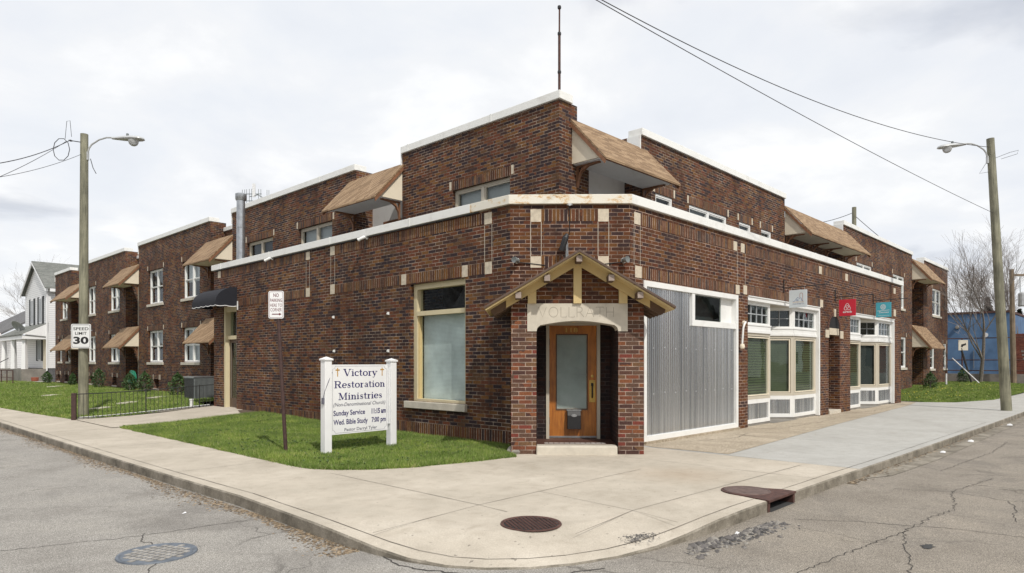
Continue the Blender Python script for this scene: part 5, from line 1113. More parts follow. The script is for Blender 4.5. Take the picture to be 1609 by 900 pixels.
def streetlamp(px, py, z, d, lab, tilt=0.0, base=.1):
    d = Vector((*d, 0)).normalized(); o = thing('street_lamp', lab, 'street lamp', (px, py, z))
    P = lambda t, h: (px+d.x*t, py+d.y*t, z+h)
    f = MB(); f.tube([P(base-.02, -.28), P(base+.03, -.10), P(base+.1, .0), P(base+.3, .13), P(base+.5, .19), P(base+.75, .19), P(base+.9, .16)], .022, 8); f.box(Fr(px, py, d.x, d.y, -d.y, d.x), base-.05, base+.01, -.04, .04, z-.42, z-.2); f.build('arm', 'lamp_grey', o, smooth=True)
    L = Fr(px, py, d.x, d.y, -d.y, d.x); s = base+.65
    prof = [(0, .035, .03), (.1, .06, .05), (.3, .12, .075), (.55, .16, .085), (.75, .155, .075), (.84, .10, .05), (.87, .03, .02)]
    mb = MB(); n = 14; vs = []; fs = []
    for (t, hw, hh) in prof:
        zc = z+.16-tilt*t
        for j in range(n): a = 2*math.pi*j/n; vs.append(L.p(s+t, hw*math.cos(a), zc+(hh*math.sin(a) if math.sin(a) > 0 else hh*.55*math.sin(a))))
    for i in range(len(prof)-1):
        for j in range(n): fs.append((i*n+j, i*n+(j+1) % n, (i+1)*n+(j+1) % n, (i+1)*n+j))
    fs += [tuple(range(n))[::-1], tuple(len(vs)-n+j for j in range(n))]; mb.add(vs, fs); hd = mb.build('lamp_head', 'lamp_grey', o, smooth=True)
    c = L.p(s+.58, 0, z+.11-tilt*.58); MB().lathe(c, [(.135, .02), (.13, -.03), (.10, -.10), (.05, -.135), (.01, -.14)], 18).build('lens', 'lamp_glass', hd, smooth=True)
    c = L.p(s+.42, 0, z+.25-tilt*.42); MB().lathe(c, [(.035, -.03), (.035, .05), (.02, .06)], 10).build('photocell', 'ac_grey', hd)
streetlamp(5.13, 20.92, 7.38, (.69, -.72), 'grey cobra-head street lamp on the left pole, arm pointing right', .02)
streetlamp(25.08, 3.60, 8.02, (-.69, .72), 'grey cobra-head street lamp on the right pole, drooping to the left', .12)
def wire(name, pts, lab, r=.012, sag=0.0, n=16, mat='wire'):
    P = []
    for a, b in zip(pts[:-1], pts[1:]):
        for i in range(n): t = i/n; P.append((a[0]+(b[0]-a[0])*t, a[1]+(b[1]-a[1])*t, a[2]+(b[2]-a[2])*t-sag*4*t*(1-t)))
    P.append(pts[-1]); o = MB().tube(P, r, 6).build(name, mat); return tag(o, lab, 'overhead wire')
def sp(px, py, d):     # a place seen along a direction, d metres ahead
    F_ = (.7232, .6906); R2 = (.6906, -.7232); l = (px-804.5)/1053.16*d
    return (F_[0]*d+R2[0]*l, F_[1]*d+R2[1]*l, 1.5+(568-py)/1053.16*d)
wire('overhead_wire', [sp(850, -50, 9), (25.15, 3.5, 6.05)], 'thin black service wire sloping down to the middle of the right pole', .007, .12, 24)
wire('overhead_wire', [sp(870, -42, 11), (25.1, 3.6, 8.1)], 'twisted black wire running to the top of the right pole behind its lamp', .009, .55, 30)
wire('overhead_wire', [sp(-60, 262, 14), (4.8, 20.95, 7.42)], 'upper twisted wire leaving the left pole top to the left', .010, .15)
wire('overhead_wire', [sp(-60, 300, 14), (4.72, 20.95, 7.38)], 'middle wire drooping left from the left pole top', .007, .1)
wire('overhead_wire', [sp(-60, 285, 14), (5.06, 20.9, 7.1)], 'lowest thin wire leaving the left pole to the left', .006, .12)
f = MB(); c0 = Vector((4.62, 21.0, 7.15)); f.tube([c0+Vector((.69*.22*math.cos(a/10*2*math.pi)+.0, -.72*.22*math.cos(a/10*2*math.pi), .30*math.sin(a/10*2*math.pi))) for a in range(11)], .01, 6); f.tube([c0+Vector((.69*.1, -.07, .28)), c0+Vector((.1, -.1, .75)), c0+Vector((.17, -.12, .78)), c0+Vector((.2, -.14, .35))], .006, 6)
tag(f.build('wire_coil', 'wire'), 'loop of spare cable hanging left of the left pole top', 'cable')
f = MB(); f.tube([(25.15, 3.5, 7.75), (25.35, 3.15, 7.9), (25.5, 2.95, 7.96), (25.48, 2.98, 7.85), (25.25, 3.35, 7.72)], .006, 6); f.tube([(25.0, 3.7, 7.6), (24.9, 3.85, 7.3), (25.1, 3.55, 7.35)], .007, 6); tag(f.build('wire_coil', 'wire'), 'thin loop of cable sticking out right of the right pole top', 'cable')
tag(MB().tube([(5.25, 20.82, 7.0), (5.3, 20.77, 6.75), (5.36, 20.72, 6.6)], .01, 6).build('loose_cable', 'wire'), 'short cable end dangling under the left street lamp arm', 'cable')
# speed limit sign on the left pole
SL = right_frame(5.02, 20.78, R_(-46)); st_ = thing('speed_limit_sign', 'white speed limit 30 sign fixed to the left wooden pole', 'sign', (5.02, 20.78, 2.0))
zc = 2.185; MB().prism_uz(SL, rrect(.0, zc, .265, .325, .04), .0, .006).build('plate', 'sign_alu', st_)
f = MB(); stroke(f, SL, rrect(0, zc, .24, .30, .03), .011, .0066, True); f.build('border_line', 'letter_black', st_)
for q_ in (('SPEED', .205, .155, .235, .015), ('LIMIT', .155, .035, .11, .015), ('30', .205, -.215, -.015, .04)): text_mesh(q_[0], SL, -q_[1], q_[1], zc+q_[2], zc+q_[3], .0068, bold=q_[4]).build('lettering', 'letter_black', st_)
f = MB(); f.box(SL, -.29, .29, -.03, -.002, zc+.14, zc+.17); f.box(SL, -.29, .29, -.03, -.002, zc-.17, zc-.14); f.build('strap', 'galvanised', st_)

# ------------------------------------------------------------------ iron fence, strip, AC, hose, shrubs
fa, fb = Vector((4.68, 20.03)), Vector((8.95, 22.75))
mid = Vector((8.35, 21.05))
def gl(t):     # fence line
    x = 4.68+t*(8.60-4.68); y = 20.03+t*(20.95-20.03); return x, y, gz(x, y)
FN = thing('iron_fence', 'low black iron picket fence along the walkway to the side door', 'fence', (4.68, 20.03, 0))
MB().box(Fr(4.68, 20.03, .9, -.43, .43, .9), -.05, .05, -.06, .06, -.05, .69).build('end_post', 'rust_post', FN)
for k in (.47, .88): x, y, z = gl(k); MB().tube([(x, y, z-.02), (x, y, z+.69)], .016, 6).build('post', 'iron', FN)
f = MB(); q = [gl(i/10) for i in range(11)]; f.tube([(x, y, z+.66) for x, y, z in q], .012, 6); f.build('top_rail', 'iron', FN); f = MB(); f.tube([(x, y, z+.05) for x, y, z in q], .008, 6); f.build('bottom_rail', 'iron', FN)
for i in range(1, 34):
    if i in (16, 30): continue
    x, y, z = gl(i/34); MB().tube([(x, y, z+.02), (x, y, z+.655)], .0065, 5).build('picket', 'iron', FN)
f = MB()
for i in range(12):
    x, y, z = gl(.03+.94*i/12); x2, y2, z2 = gl(.03+.94*(i+1)/12); f.tube([(x, y+.05, z+.03), (x2, y2+.05, z2+.03)], .035, 6)
tag(f.build('drain_pipe', 'white_paint'), 'white pipe lying along the foot of the iron fence', 'pipe')
o = thing('cleanout_pipe', 'short white capped pipe standing behind the iron fence', 'pipe', (7.98, 21.05, .09)); MB().cyl(7.98, 21.05, .05, .33, .05, 14).build('pipe', 'white_paint', o, smooth=True); MB().cyl(7.98, 21.05, .33, .37, .062, 14).build('cap', 'white_paint', o)
ac = thing('air_conditioner', 'grey boxed air conditioner unit against the wall behind the iron fence', 'air conditioner', (9.6, 25.2, .12)); z = .13
MB().box(W0, 9.25, 10.2, 24.2, 25.3, z-.08, z+.02).build('pad', 'concrete_old', ac)
MB().box(W0, 9.3, 10.15, 24.3, 25.2, z+.02, z+.80).build('cabinet', 'ac_grey', ac, bevel=.015); MB().box(W0, 9.28, 10.17, 24.28, 25.22, z+.80, z+.84).build('top_cover', 'galvanised', ac)
f = MB()
for i in range(20): 
    f.box(W0, 9.292, 9.3, 24.33+.043*i, 24.345+.043*i, z+.06, z+.76)
for i in range(18): f.box(W0, 9.33+.043*i, 9.345+.043*i, 24.292, 24.3, z+.06, z+.76)
f.build('louvre', 'iron', ac)
ho = thing('garden_hose', 'coiled green garden hose hung on the wall between two shrubs', 'hose', (10.5, 35.1, .3)); f = MB()
for k in range(7):
    r = .34-.03*(k % 4); cz = .72+.02*math.sin(k*2); f.tube([(10.62-.02*k-.02, 35.0+r*math.cos(a/16*2*math.pi)*1.25, cz+r*math.sin(a/16*2*math.pi)) for a in range(17)], .02, 6, False)
f.build('coil', 'hose_green', ho)
def shrub(x, y, h, r, lab, n=900, mat='leaf_shrub'):
    z0 = gz(x, y); o = thing('shrub', lab, 'shrub', (x, y, z0), 'clipped evergreen shrubs along the walls')
    f = MB()
    for k in range(3): a = k*2.1; f.tube([(x, y, z0-.02), (x+.06*math.cos(a), y+.06*math.sin(a), z0+h*.5)], [.02, .008], 5)
    f.build('stem', 'bark_grey', o)
    f = MB()
    for i in range(n):
        t = random.random()**.8; zz_ = z0+.06+t*h*.82; rr = .9*r*(math.sin(math.pi*min(1, .25+t*.78))**.7)*(.8+.35*mnoise.noise((x+t*5, i*.01, y)))
        a = random.uniform(0, 2*math.pi); q = rr*random.uniform(.55, 1.06); cx_, cy_ = x+q*math.cos(a), y+q*math.sin(a)
        d1 = Vector((random.gauss(0, 1), random.gauss(0, 1), random.gauss(.3, 1))).normalized()*.05; d2 = Vector((random.gauss(0, 1), random.gauss(0, 1), random.gauss(0, 1))).normalized()*.022
        c = Vector((cx_, cy_, zz_)); f.face([c-d1, c+d2, c+d1, c-d2])
    f.build('foliage', mat, o); return o
for k, (x, y, h, r, lab) in enumerate(((9.95, 48.6, .85, .38, 'small round shrub at the far end of the side wall, by the house'), (10.1, 38.6, 1.15, .45, 'bushy shrub left of the green hose by the side wall'), (10.0, 33.5, .95, .42, 'rounded shrub just right of the green hose'),
        (9.9, 31.2, 1.05, .42, 'upright shrub under the middle ground floor window'), (9.8, 27.2, 1.05, .42, 'upright shrub nearest the air conditioner'), (10.1, 43.5, .8, .25, 'small shrub half hidden behind the wooden pole'),
        (38.6, 8.0, .95, .42, 'shrub by the far right doorstep, beside the lower canopy'), (46.6, 8.0, 1.0, .42, 'round shrub at the far right corner of the brick building'))):
    shrub(x, y, h, r, lab)

# ------------------------------------------------------------------ ironwork in the paving
def disc(name, cx, cy, z, R, label, m1, m2, bars):
    o = thing(name, label, 'manhole cover', (cx, cy, z), None)
    f = MB(); n = 40; 
    def ring(r0, r1, z0, z1): 
        for i in range(n):
            a, b = 2*math.pi*i/n, 2*math.pi*(i+1)/n
            f.face([(cx+r0*math.cos(a), cy+r0*math.sin(a), z0), (cx+r0*math.cos(b), cy+r0*math.sin(b), z0), (cx+r1*math.cos(b), cy+r1*math.sin(b), z1), (cx+r1*math.cos(a), cy+r1*math.sin(a), z1)])
    ring(R, R*.985, z+.001, z+.012); ring(R*.985, R*.93, z+.012, z+.012); ring(R*.93, R*.885, z+.012, z+.004); f.build('frame', m1, o)
    f = MB(); ring(R*.88, 0.001, z+.005, z+.005); f.build('lid', m2, o)
    f = MB()
    if bars == 'hex':
        s = .042
        for i in range(-9, 10):
            for j in range(-10, 11):
                x = (i+(.5 if j % 2 else 0))*s; y = j*s*.87
                if math.hypot(x, y) < R*.83: f.prism_xy([(cx+x+.0135*math.cos(a*math.pi/3+.52), cy+y+.0135*math.sin(a*math.pi/3+.52)) for a in range(6)], z+.004, z+.012)
    else:
        s = .062; c_, s_ = math.cos(.4), math.sin(.4)
        for i in range(-6, 7):
            for j in range(-6, 7):
                x, y = i*s, j*s
                if math.hypot(x, y) < R*.82:
                    f.prism_xy([(cx+(x+a*.022)*c_-(y+b*.022)*s_, cy+(x+a*.022)*s_+(y+b*.022)*c_) for a, b in ((-1, -1), (1, -1), (1, 1), (-1, 1))], z+.004, z+.011)
    o2 = f.build('tread', m1 if bars == 'hex' else 'mh_grey', o); o2['kind'] = 'stuff'; return o
disc('manhole_cover', 4.60, 4.15, .0, .285, 'rusty round manhole cover set in the corner pavement', 'rusty_iron', 'dark_metal', 'hex')
disc('manhole_cover', 2.02, 6.06, -.12, .31, 'blue-rimmed worn manhole cover in the road at lower left', 'mh_blue', 'mh_blue', 'sq')
sd_ = thing('storm_drain', 'rusty cast iron storm drain inlet with round lid in the curb', 'storm drain', (7.45, 3.1, -.1)); F = Fr(7.12, 2.985, 1, 0, 0, -1)
f = MB(); f.prism_xy([(7.09, 2.96), (7.83, 2.96), (7.84, 3.12), (7.76, 3.3)]+[(7.47+.29*math.cos(a), 3.38+.29*math.sin(a)) for a in [i*math.pi/10 for i in range(0, 11)]]+[(7.17, 3.3)], -.012, .012); f.build('top_plate', 'rusty_iron', sd_)
f = MB(); f.lathe((7.47, 3.38, .012), [(.26, 0), (.255, .008), (.24, .008), (.238, .004), (.02, .005)], 28); f.build('lid', 'drain_lid', sd_)
f = MB(); f.box(F, -.03, .02, -.35, .01, -.30, -.012); f.box(F, .66, .71, -.35, .01, -.30, -.012); f.box(F, .02, .66, -.36, -.33, -.30, -.012); f.box(F, .02, .66, -.33, .01, -.30, -.20); f.build('throat', 'rusty_iron', sd_)
# road opening under drain: dark floor sheet slightly above the road
mb = MB(); mb.face([(7.14, 2.96, -.117), (7.78, 2.96, -.117), (7.78, 3.3, -.117), (7.14, 3.3, -.117)]); mb.build('drain_floor', 'tar', sd_)
# rubble and litter
def scatter(name, fn, n, s0, s1, mat, label, flat=.6):
    f = MB()
    for i in range(n):
        x, y, z = fn(); s = random.uniform(s0, s1); vs = []
        a0 = random.uniform(0, 6.28)
        for k in range(5): a = a0+k*1.257+random.uniform(-.3, .3); r = s*random.uniform(.6, 1.1); vs.append((x+r*math.cos(a), y+r*math.sin(a), z+random.uniform(0, .15)*s))
        vs.append((x+random.uniform(-.3, .3)*s, y+random.uniform(-.3, .3)*s, z+s*flat*random.uniform(.5, 1.2))); f.add(vs, [(0, 1, 5), (1, 2, 5), (2, 3, 5), (3, 4, 5), (4, 0, 5)])
    o = f.build(name, mat); o['kind'] = 'stuff'; tag(o, label, 'debris'); return o
def r1():
    t = random.random(); x = 5.15+1.55*t+random.gauss(0, .05); y = 2.88-.10*t-abs(random.gauss(0, .10)); return x, y, -.12
scatter('asphalt_rubble', r1, 520, .008, .035, 'rubble_mix', 'broken lumps of dark asphalt lying along the curb by the storm drain')
scatter('asphalt_rubble', lambda: (random.gauss(5.5, .16), random.gauss(2.84, .045), -.12), 20, .03, .065, 'rubble_mix', 'larger broken asphalt chunks heaped at the curb left of the storm drain', .7)
scatter('grit', lambda: (random.gauss(5.12, .12), random.gauss(3.30, .07), -.055), 260, .004, .014, 'rubble_mix', 'patch of dark grit spilled on the corner pavement edge')
def r2():
    y = 4.9+random.random()**1.2*16; x = 3.25-abs(random.gauss(0, .10))*(1+.5*math.sin(y*1.7)); return x+ (.03 if 6.5 < y < 8.5 else 0), y, -.12
scatter('gutter_debris', r2, 6500, .006, .022, 'debris_mix', 'brown leaf litter and grit in the gutter of the left road', .35)
def r3(): x = 9.5+random.random()**1.3*16; return x, 2.93-.006*(x-9.5)-abs(random.gauss(0, .07))-.0, -.115
scatter('gutter_debris', r3, 900, .008, .03, 'debris_mix', 'dry leaves and grit in the gutter of the right road', .3)
for (x, y, z, s, lab) in ((2.75, 7.45, -.12, .022, 'crumpled white litter on the left road near the gutter'), (13.9, 2.68, -.115, .08, 'white paper litter in the right gutter, nearest the drain'), (16.2, 2.64, -.115, .10, 'white litter scrap in the middle of the right gutter'), (21.0, 2.6, -.115, .12, 'white litter at the curb by the right pole'), (5.98, 2.80, -.11, .03, 'small white scrap lying on the asphalt rubble')):
    f = MB(); f.add([(x-s, y-s*.5, z+.005), (x+s, y-s*.3, z+.01), (x+s*.7, y+s*.6, z+.02), (x-s*.8, y+s*.5, z+.004), (x, y, z+s*.4)], [(0, 1, 4), (1, 2, 4), (2, 3, 4), (3, 0, 4)]); tag(f.build('litter', 'litter_white'), lab, 'litter')
tag(MB().lathe((8.0, 7.55, .0), [(.14, -.02), (.16, .04), (.12, .10), (.05, .13)], 9).build('rock', 'concrete_old'), 'small grey rock in the grass beside the left porch pillar', 'rock')

# ------------------------------------------------------------------ neighbours on the left
H_ = thing('white_house', 'white clapboard two storey house with gable, dark shutters and front porch', 'house', (11.2, 57.8, 0))
HF = Fr(11.2, 0, 0, 1, -1, 0); y0, y1, ym = 54.3, 61.4, 57.85; ze, zp = 6.6, 8.55
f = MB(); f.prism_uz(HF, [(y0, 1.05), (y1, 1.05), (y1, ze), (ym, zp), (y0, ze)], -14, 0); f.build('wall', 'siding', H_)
MB().box(W0, 11.22, 25.1, y0+.05, y1-.05, -.1, 1.049).build('foundation', 'slate_grey', H_)
for s, (ya, yb) in ((0, (y0-.4, ym)), (1, (y1+.4, ym))):
    k = (zp-ze)/(ym-y0); f = MB(); za = ze-.4*k; f.prism_uz(HF, [(ya, za+.05), (yb, zp+.06), (yb, zp+.14), (ya, za+.13)], -14.3, .28); rf = f.build('roof', 'shingle_far', H_)
    f = MB(); f.prism_uz(HF, [(ya, za-.12), (yb, zp-.10), (yb, zp+.058), (ya, za+.048)], .24, .29); f.build('barge_board', 'sign_white', rf)
MB().box(W0, 11.2, 25, y0-.42, y0-.36, ze-.35, ze-.15).build('gutter', 'sign_white', H_)
f = MB(); f.tube([(11.1, y0-.05, ze-.3), (11.1, y0-.05, .5), (10.9, y0-.05, .25)], .05, 6); f.build('downpipe', 'sign_white', H_)
f = MB()
for z in (4.12, 1.06): f.box(HF, y0-.03, y0+.12, 0, .03, z, z+2.4)
f.build('corner_board', 'sign_white', H_)
for ya in (56.0, 58.6):
    f = MB(); f.box(HF, ya, ya+.9, .0, .04, 4.2, 6.0); wn = f.build('window', 'sign_white', H_)
    MB().box(HF, ya+.08, ya+.82, .04, .05, 4.28, 5.92).build('pane', 'curtain', wn)
    for u in (ya-.42, ya+.92): MB().box(HF, u, u+.38, .0, .05, 4.15, 6.05).build('shutter', 'shutter', wn)
ya = 56.3; f = MB(); f.box(HF, ya, ya+1.0, 0, .04, 1.6, 3.05); wn = f.build('window', 'sign_white', H_); MB().box(HF, ya+.1, ya+.9, .04, .05, 1.65, 3.0).build('pane', 'curtain', wn)
for u in (ya-.42, ya+1.02): MB().box(HF, u, u+.38, 0, .05, 1.55, 3.1).build('shutter', 'shutter', wn)
f = MB(); f.box(HF, 54.75, 55.6, 0, .05, 1.0, 3.0); f.build('front_door', 'cream_panel', H_)
f = MB(); f.prism_wz(HF, [(0, 4.15), (1.5, 3.35), (1.5, 3.25), (0, 4.0)], 54.4, 62.6); pr_ = f.build('porch_roof', 'shingle_far', H_); MB().box(HF, 54.45, 62.5, .02, 1.45, 3.02, 3.26).build('porch_beam', 'sign_white', pr_)
f = MB(); f.prism_wz(HF, [(0.01, 4.1), (1.45, 3.33), (.01, 3.2)], 54.36, 54.40); f.build('porch_gable', 'sign_white', pr_)
for y in (54.8, 58.2, 61.6): 
    f = MB(); cx_ = 11.2-1.25; f.tube([(cx_, y, 1.0), (cx_, y, 3.02)], [.2, .14], 4); f.build('porch_column', 'sign_white', H_)
MB().box(HF, 54.4, 62.6, .0, 1.5, .0, 1.0).build('porch_base', 'concrete_old', H_)
f = MB()
for i in range(5): f.box(HF, 57.0, 58.4, 1.5+.28*i, 1.5+.28*(i+1), 0, .82-.17*i)
f.build('steps', 'concrete_old', H_); f = MB(); f.tube([HF.p(58.5, 1.5, 1.75), HF.p(58.5, 2.9, .9)], .025, 6); f.tube([HF.p(58.5, 2.9, .9), HF.p(58.5, 2.9, .0)], .02, 6); f.build('handrail', 'iron', H_)
dsh = thing('satellite_dish', 'grey satellite dish on the porch roof of the white house', 'satellite dish', (10.3, 57.6, 3.6)); MB().lathe((10.2, 57.9, 4.0), [(.02, .1), (.3, .06), (.52, -.06), (.5, -.07), (.3, .04), (.02, .07)], 20, (.6, .3, .55)).build('dish', 'dish_grey', dsh, smooth=True); MB().tube([(10.2, 57.9, 3.5), (10.2, 57.9, 4.0)], .03, 6).build('mast', 'dish_grey', dsh)
tag(MB().lathe((10.3, 53.6, .2), [(.14, 0), (.2, .02), (.22, .25), (.2, .26)], 12).build('flower_pot', 'flowerpot'), 'terracotta pot at the foot of the white house foundation', 'flower pot')
G2 = thing('grey_roof_house', 'low white house with a broad dark grey shingle roof at far left', 'house', (12, 72, 0)); GF = Fr(11.0, 0, 0, 1, -1, 0)
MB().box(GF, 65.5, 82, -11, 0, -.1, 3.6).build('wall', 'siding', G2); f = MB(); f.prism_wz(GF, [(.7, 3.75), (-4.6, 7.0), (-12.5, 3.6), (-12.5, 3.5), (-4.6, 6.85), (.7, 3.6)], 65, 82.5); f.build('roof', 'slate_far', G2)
MB().box(GF, 65, 82.5, .66, .74, 3.5, 3.72).build('fascia', 'sign_white', G2)
# low railing and steps by the lane between
RLg = thing('iron_railing', 'rusty iron pipe railing beside the path to the white house', 'railing', (6, 53, 0)); f = MB()
for y in (50.6, 52.4, 54.2, 56.0): f.tube([(8.6, y, 0), (8.6, y, .95)], .03, 6)
f.tube([(8.6, 50.6, .95), (8.6, 56, .95)], .03, 6); f.tube([(8.6, 50.6, .5), (8.6, 56, .5)], .02, 6); f.build('rail', 'rusty_iron', RLg)
sheet('path', [(4.1, 52.2), (11, 52.2), (11, 53.6), (4.1, 53.6)], 2, .03, 'pavement', kind='structure')

# ------------------------------------------------------------------ trees
def bare_tree(name, x, y, z0, h, seed, lab, spread=.5, r0=.14, levels=6, lean=(0, 0), first=.25, mat='bark_grey', group=None, dens=1.0):
    rnd = random.Random(seed); o = thing(name, lab, 'tree', (x, y, z0), group); trunk = MB(); tw = MB()
    def grow(p, d, L, r, lev):
        n = 4 if lev < 2 else 3; pts = [p]; rs = [r]; q = p.copy(); dd = d.copy()
        for i in range(n):
            dd = (dd+Vector((rnd.gauss(0, .10), rnd.gauss(0, .10), rnd.gauss(.03, .06)))).normalized(); q = q+dd*(L/n); pts.append(q.copy()); rs.append(max(.0045, r*(1-.45*(i+1)/n)))
        (trunk if lev < 2 else tw).tube(pts, rs, 8 if lev == 0 else (5 if lev < 3 else 3), lev < 2)
        if lev >= levels: return
        if lev < 3: grow(q, dd, L*.72, rs[-1]*.95, lev+1)
        k = int((5 if lev == 0 else rnd.choice((3, 4, 4, 5)))*dens+.5)
        for j in range(k):
            t = rnd.uniform(first if lev == 0 else .3, 1.0); idx = min(n, max(1, int(t*n+.5))); b = pts[idx]
            ax = Vector((rnd.gauss(0, 1), rnd.gauss(0, 1), rnd.gauss(0, .5))); ax = (ax-dd*ax.dot(dd)).normalized(); a = rnd.uniform(.35, .8)*(1 if lev else 1.15)*(.5+spread)
            nd = (dd*math.cos(a)+ax*math.sin(a)+Vector((0, 0, .12))).normalized(); grow(b, nd, L*rnd.uniform(.55, .82), rs[idx]*rnd.uniform(.5, .7), lev+1)
    d0 = Vector((lean[0], lean[1], 1)).normalized(); grow(Vector((x, y, z0-.1)), d0, h*.45, r0, 0)
    trunk.build('trunk', mat, o, smooth=True); c = tw.build('crown', 'twig', o); return o
bare_tree('bare_tree', 48.0, 7.4, .1, 7.3, 5, 'leafless grey tree growing in front of the blue building', .24, .12, 5, first=.4, dens=.85)
bare_tree('bare_tree', 62.0, 7.2, .0, 9.5, 11, 'second leafless tree rising behind the right utility pole', .35, .11, 5, first=.3)
bare_tree('bare_tree', 17.5, 84.0, 0, 10.2, 21, 'leafless tree behind the roof of the grey-roofed house', .5, .14, 5, first=.4)
def conifer(x, y, z0, h, r, lab, n=2600):
    o = thing('conifer', lab, 'tree', (x, y, z0), 'dark conifers behind the right-hand buildings'); MB().tube([(x, y, z0), (x, y, z0+h)], [.18, .02], 6).build('trunk', 'bark_grey', o); f = MB()
    for i in range(n):
        t = random.random()**1.3; zz_ = z0+h*(.12+.86*t); rr = r*(1-t)*(.75+.5*mnoise.noise((x, t*9, 1.0))); a = random.uniform(0, 6.283); q = rr*random.uniform(.2, 1.0)
        c = Vector((x+q*math.cos(a), y+q*math.sin(a), zz_-q*.25)); d1 = Vector((math.cos(a), math.sin(a), -.3+random.gauss(0, .3)))*random.uniform(.15, .34); d2 = Vector((-math.sin(a), math.cos(a), random.gauss(0, .5)))*.09; f.face([c-d1, c+d2, c+d1, c-d2])
    f.build('crown', 'leaf_conifer', o)
conifer(76, 11.1, 0, 7.6, 2.6, 'dark conifer showing above the blue building roof'); conifer(80, 9.2, 0, 6.6, 3.0, 'dark conifer above the red brick wall at the right edge'); conifer(84, 8.9, 0, 6.9, 3.0, 'second dark conifer at the far right edge')

# ------------------------------------------------------------------ right background
BL = thing('blue_building', 'flat-roofed blue painted building behind the leafless tree', 'building', (58, 10, 0)); BF = Fr(58.0, 0, 0, 1, -1, 0)
MB().box(BF, 7.2, 24, -12, 0, -.1, 4.95).build('wall', 'wall_blue', BL); MB().box(BF, 7.15, 24.05, -12, .08, 4.95, 5.1).build('parapet_cap', 'rusty_iron', BL)
f = MB()
for y in (12.1, 11.2, 9.3): f.tube([BF.p(y, .06, 1.0), BF.p(y, .06, 3.2 if y > 12 else 2.3)], .035, 6)
f.tube([BF.p(12.1, .06, 1.0), BF.p(11.2, .06, 1.0)], .03, 6); f.build('pipe', 'mh_blue', BL)
MB().lathe(BF.p(10.3, .0, 4.0), [(.12, 0), (.14, .1), (.1, .2)], 10, (-1, 0, 0)).build('wall_lamp', 'concrete_old', BL); MB().lathe(BF.p(8.6, .0, 3.4), [(.16, 0), (.16, .05)], 12, (-1, 0, 0)).build('vent_cover', 'litter_white', BL)
RB = thing('red_brick_building', 'low red brick building at the right edge with faded lettering', 'building', (58.3, 3, 0)); RF = Fr(58.3, 0, 0, 1, -1, 0)
MB().box(RF, -8, 7.1, -10, 0, -.1, 3.45).build('wall', 'brick_far', RB)
f = MB(); 
for k, z in enumerate((2.15, 1.9, 1.65)):
    for j in range(9): f.box(RF, 6.6-.3*j-.05*k-.22, 6.6-.3*j-.05*k, 0, .01, z, z+.13)
f.build('faded_marks', 'concrete_old', RB)
RW = MB().box(Fr(49.6, 0, 0, 1, -1, 0), -6, 15, -.3, 0, -.1, .75).build('retaining_wall', 'concrete_old'); tag(RW, 'low grey concrete retaining wall behind the far lawn', 'wall')
FF = thing('pipe_fence', 'dark pipe-framed fence standing on the concrete wall in front of the blue building', 'fence', (49.8, 6, .7)); f = MB()
for y in (10.8, 8.6, 6.6, 4.4, 2.2, 0): f.tube([(49.8, y, .7), (49.8, y, 2.95)], .04, 6)
for z in (2.95, .95, 1.6): f.tube([(49.8, 10.8, z), (49.8, -2, z)], .03, 6)
f.build('frame', 'rusty_iron', FF)
def small_sign():
    o = thing('leaning_sign', 'weathered white sign on a tilted dark post before the leafless tree', 'sign', (46.4, 7.5, .15)); F = right_frame(46.1, 7.95, R_(-40))
    MB().tube([(46.4, 7.5, .05), (46.0, 8.0, 2.3)], .055, 6).build('post', 'iron', o); MB().box(F, -.30, .30, .05, .07, 2.15, 2.75).build('board', 'limestone', o); f = MB(); f.prism_uz(F, [(-.16, 2.36), (-.12, 2.50), (.06, 2.53), (.16, 2.59), (.17, 2.46), (.0, 2.40), (-.05, 2.33)], .071, .074); f.build('pictogram', 'letter_black', o)
small_sign()
tag(MB().tube([(47.0, 8.6, 1.7), (45.2, 7.0, .3)], .035, 6).build('fallen_post', 'litter_white'), 'white metal post leaning from the building corner to the ground', 'post')
o = thing('marker_post', 'short white marker post near the far corner of the brick building', 'post', (42.0, 8.4, .2)); MB().tube([(42.4, 8.05, .2), (42.4, 8.05, .85)], .05, 8).build('post', 'litter_white', o)
UP = thing('utility_pole', 'distant utility pole with crossarm and transformer right of the tree', 'utility pole', (49.0, 5.9, 0)); MB().tube([(49, 5.9, 0), (49.0, 6.0, 6.95)], [.16, .12], 10).build('post', 'pole_wood_brown', UP)
f = MB(); f.box(right_frame(49, 6.0, R_(-46)), -.1, 1.1, -.06, .06, 6.55, 6.67); f.build('crossarm', 'pole_wood_brown', UP); q = right_frame(49, 6.0, R_(-46)).p(.5, .2, 0); MB().lathe((q[0], q[1], 4.75), [(.2, 0), (.23, .05), (.23, .75), (.15, .82), (.03, .85)], 14).build('transformer', 'lamp_grey', UP)
f = MB(); [f.tube([(q[0]+.1*k, q[1]-.1*k, 5.5), (q[0]+.12*k, q[1]-.12*k, 6.5)], .02, 5) for k in (-1, 1)]; f.build('bushing', 'ac_grey', UP)
UP2 = thing('utility_pole', 'top of a wooden pole showing above the right wing roof', 'utility pole', (50.2, 15, 0)); MB().tube([(50.2, 15, 0), (50.2, 15, 12.25)], .14, 10).build('post', 'pole_wood', UP2)
wire('overhead_wire', [sp(1240, 352, 50), (50.2, 15, 11.9)], 'wire sagging left from the pole top above the right wing', .02, .3); wire('overhead_wire', [(50.2, 15, 11.7), sp(1480, 440, 60)], 'wire running down right from the pole top above the right wing', .02, .3)
AT = thing('antenna_tower', 'distant cell antenna array rising above the parapet behind the flue', 'antenna', (40, 84.6, 0)); ax, ay = 40.0, 84.6; s_ = .083
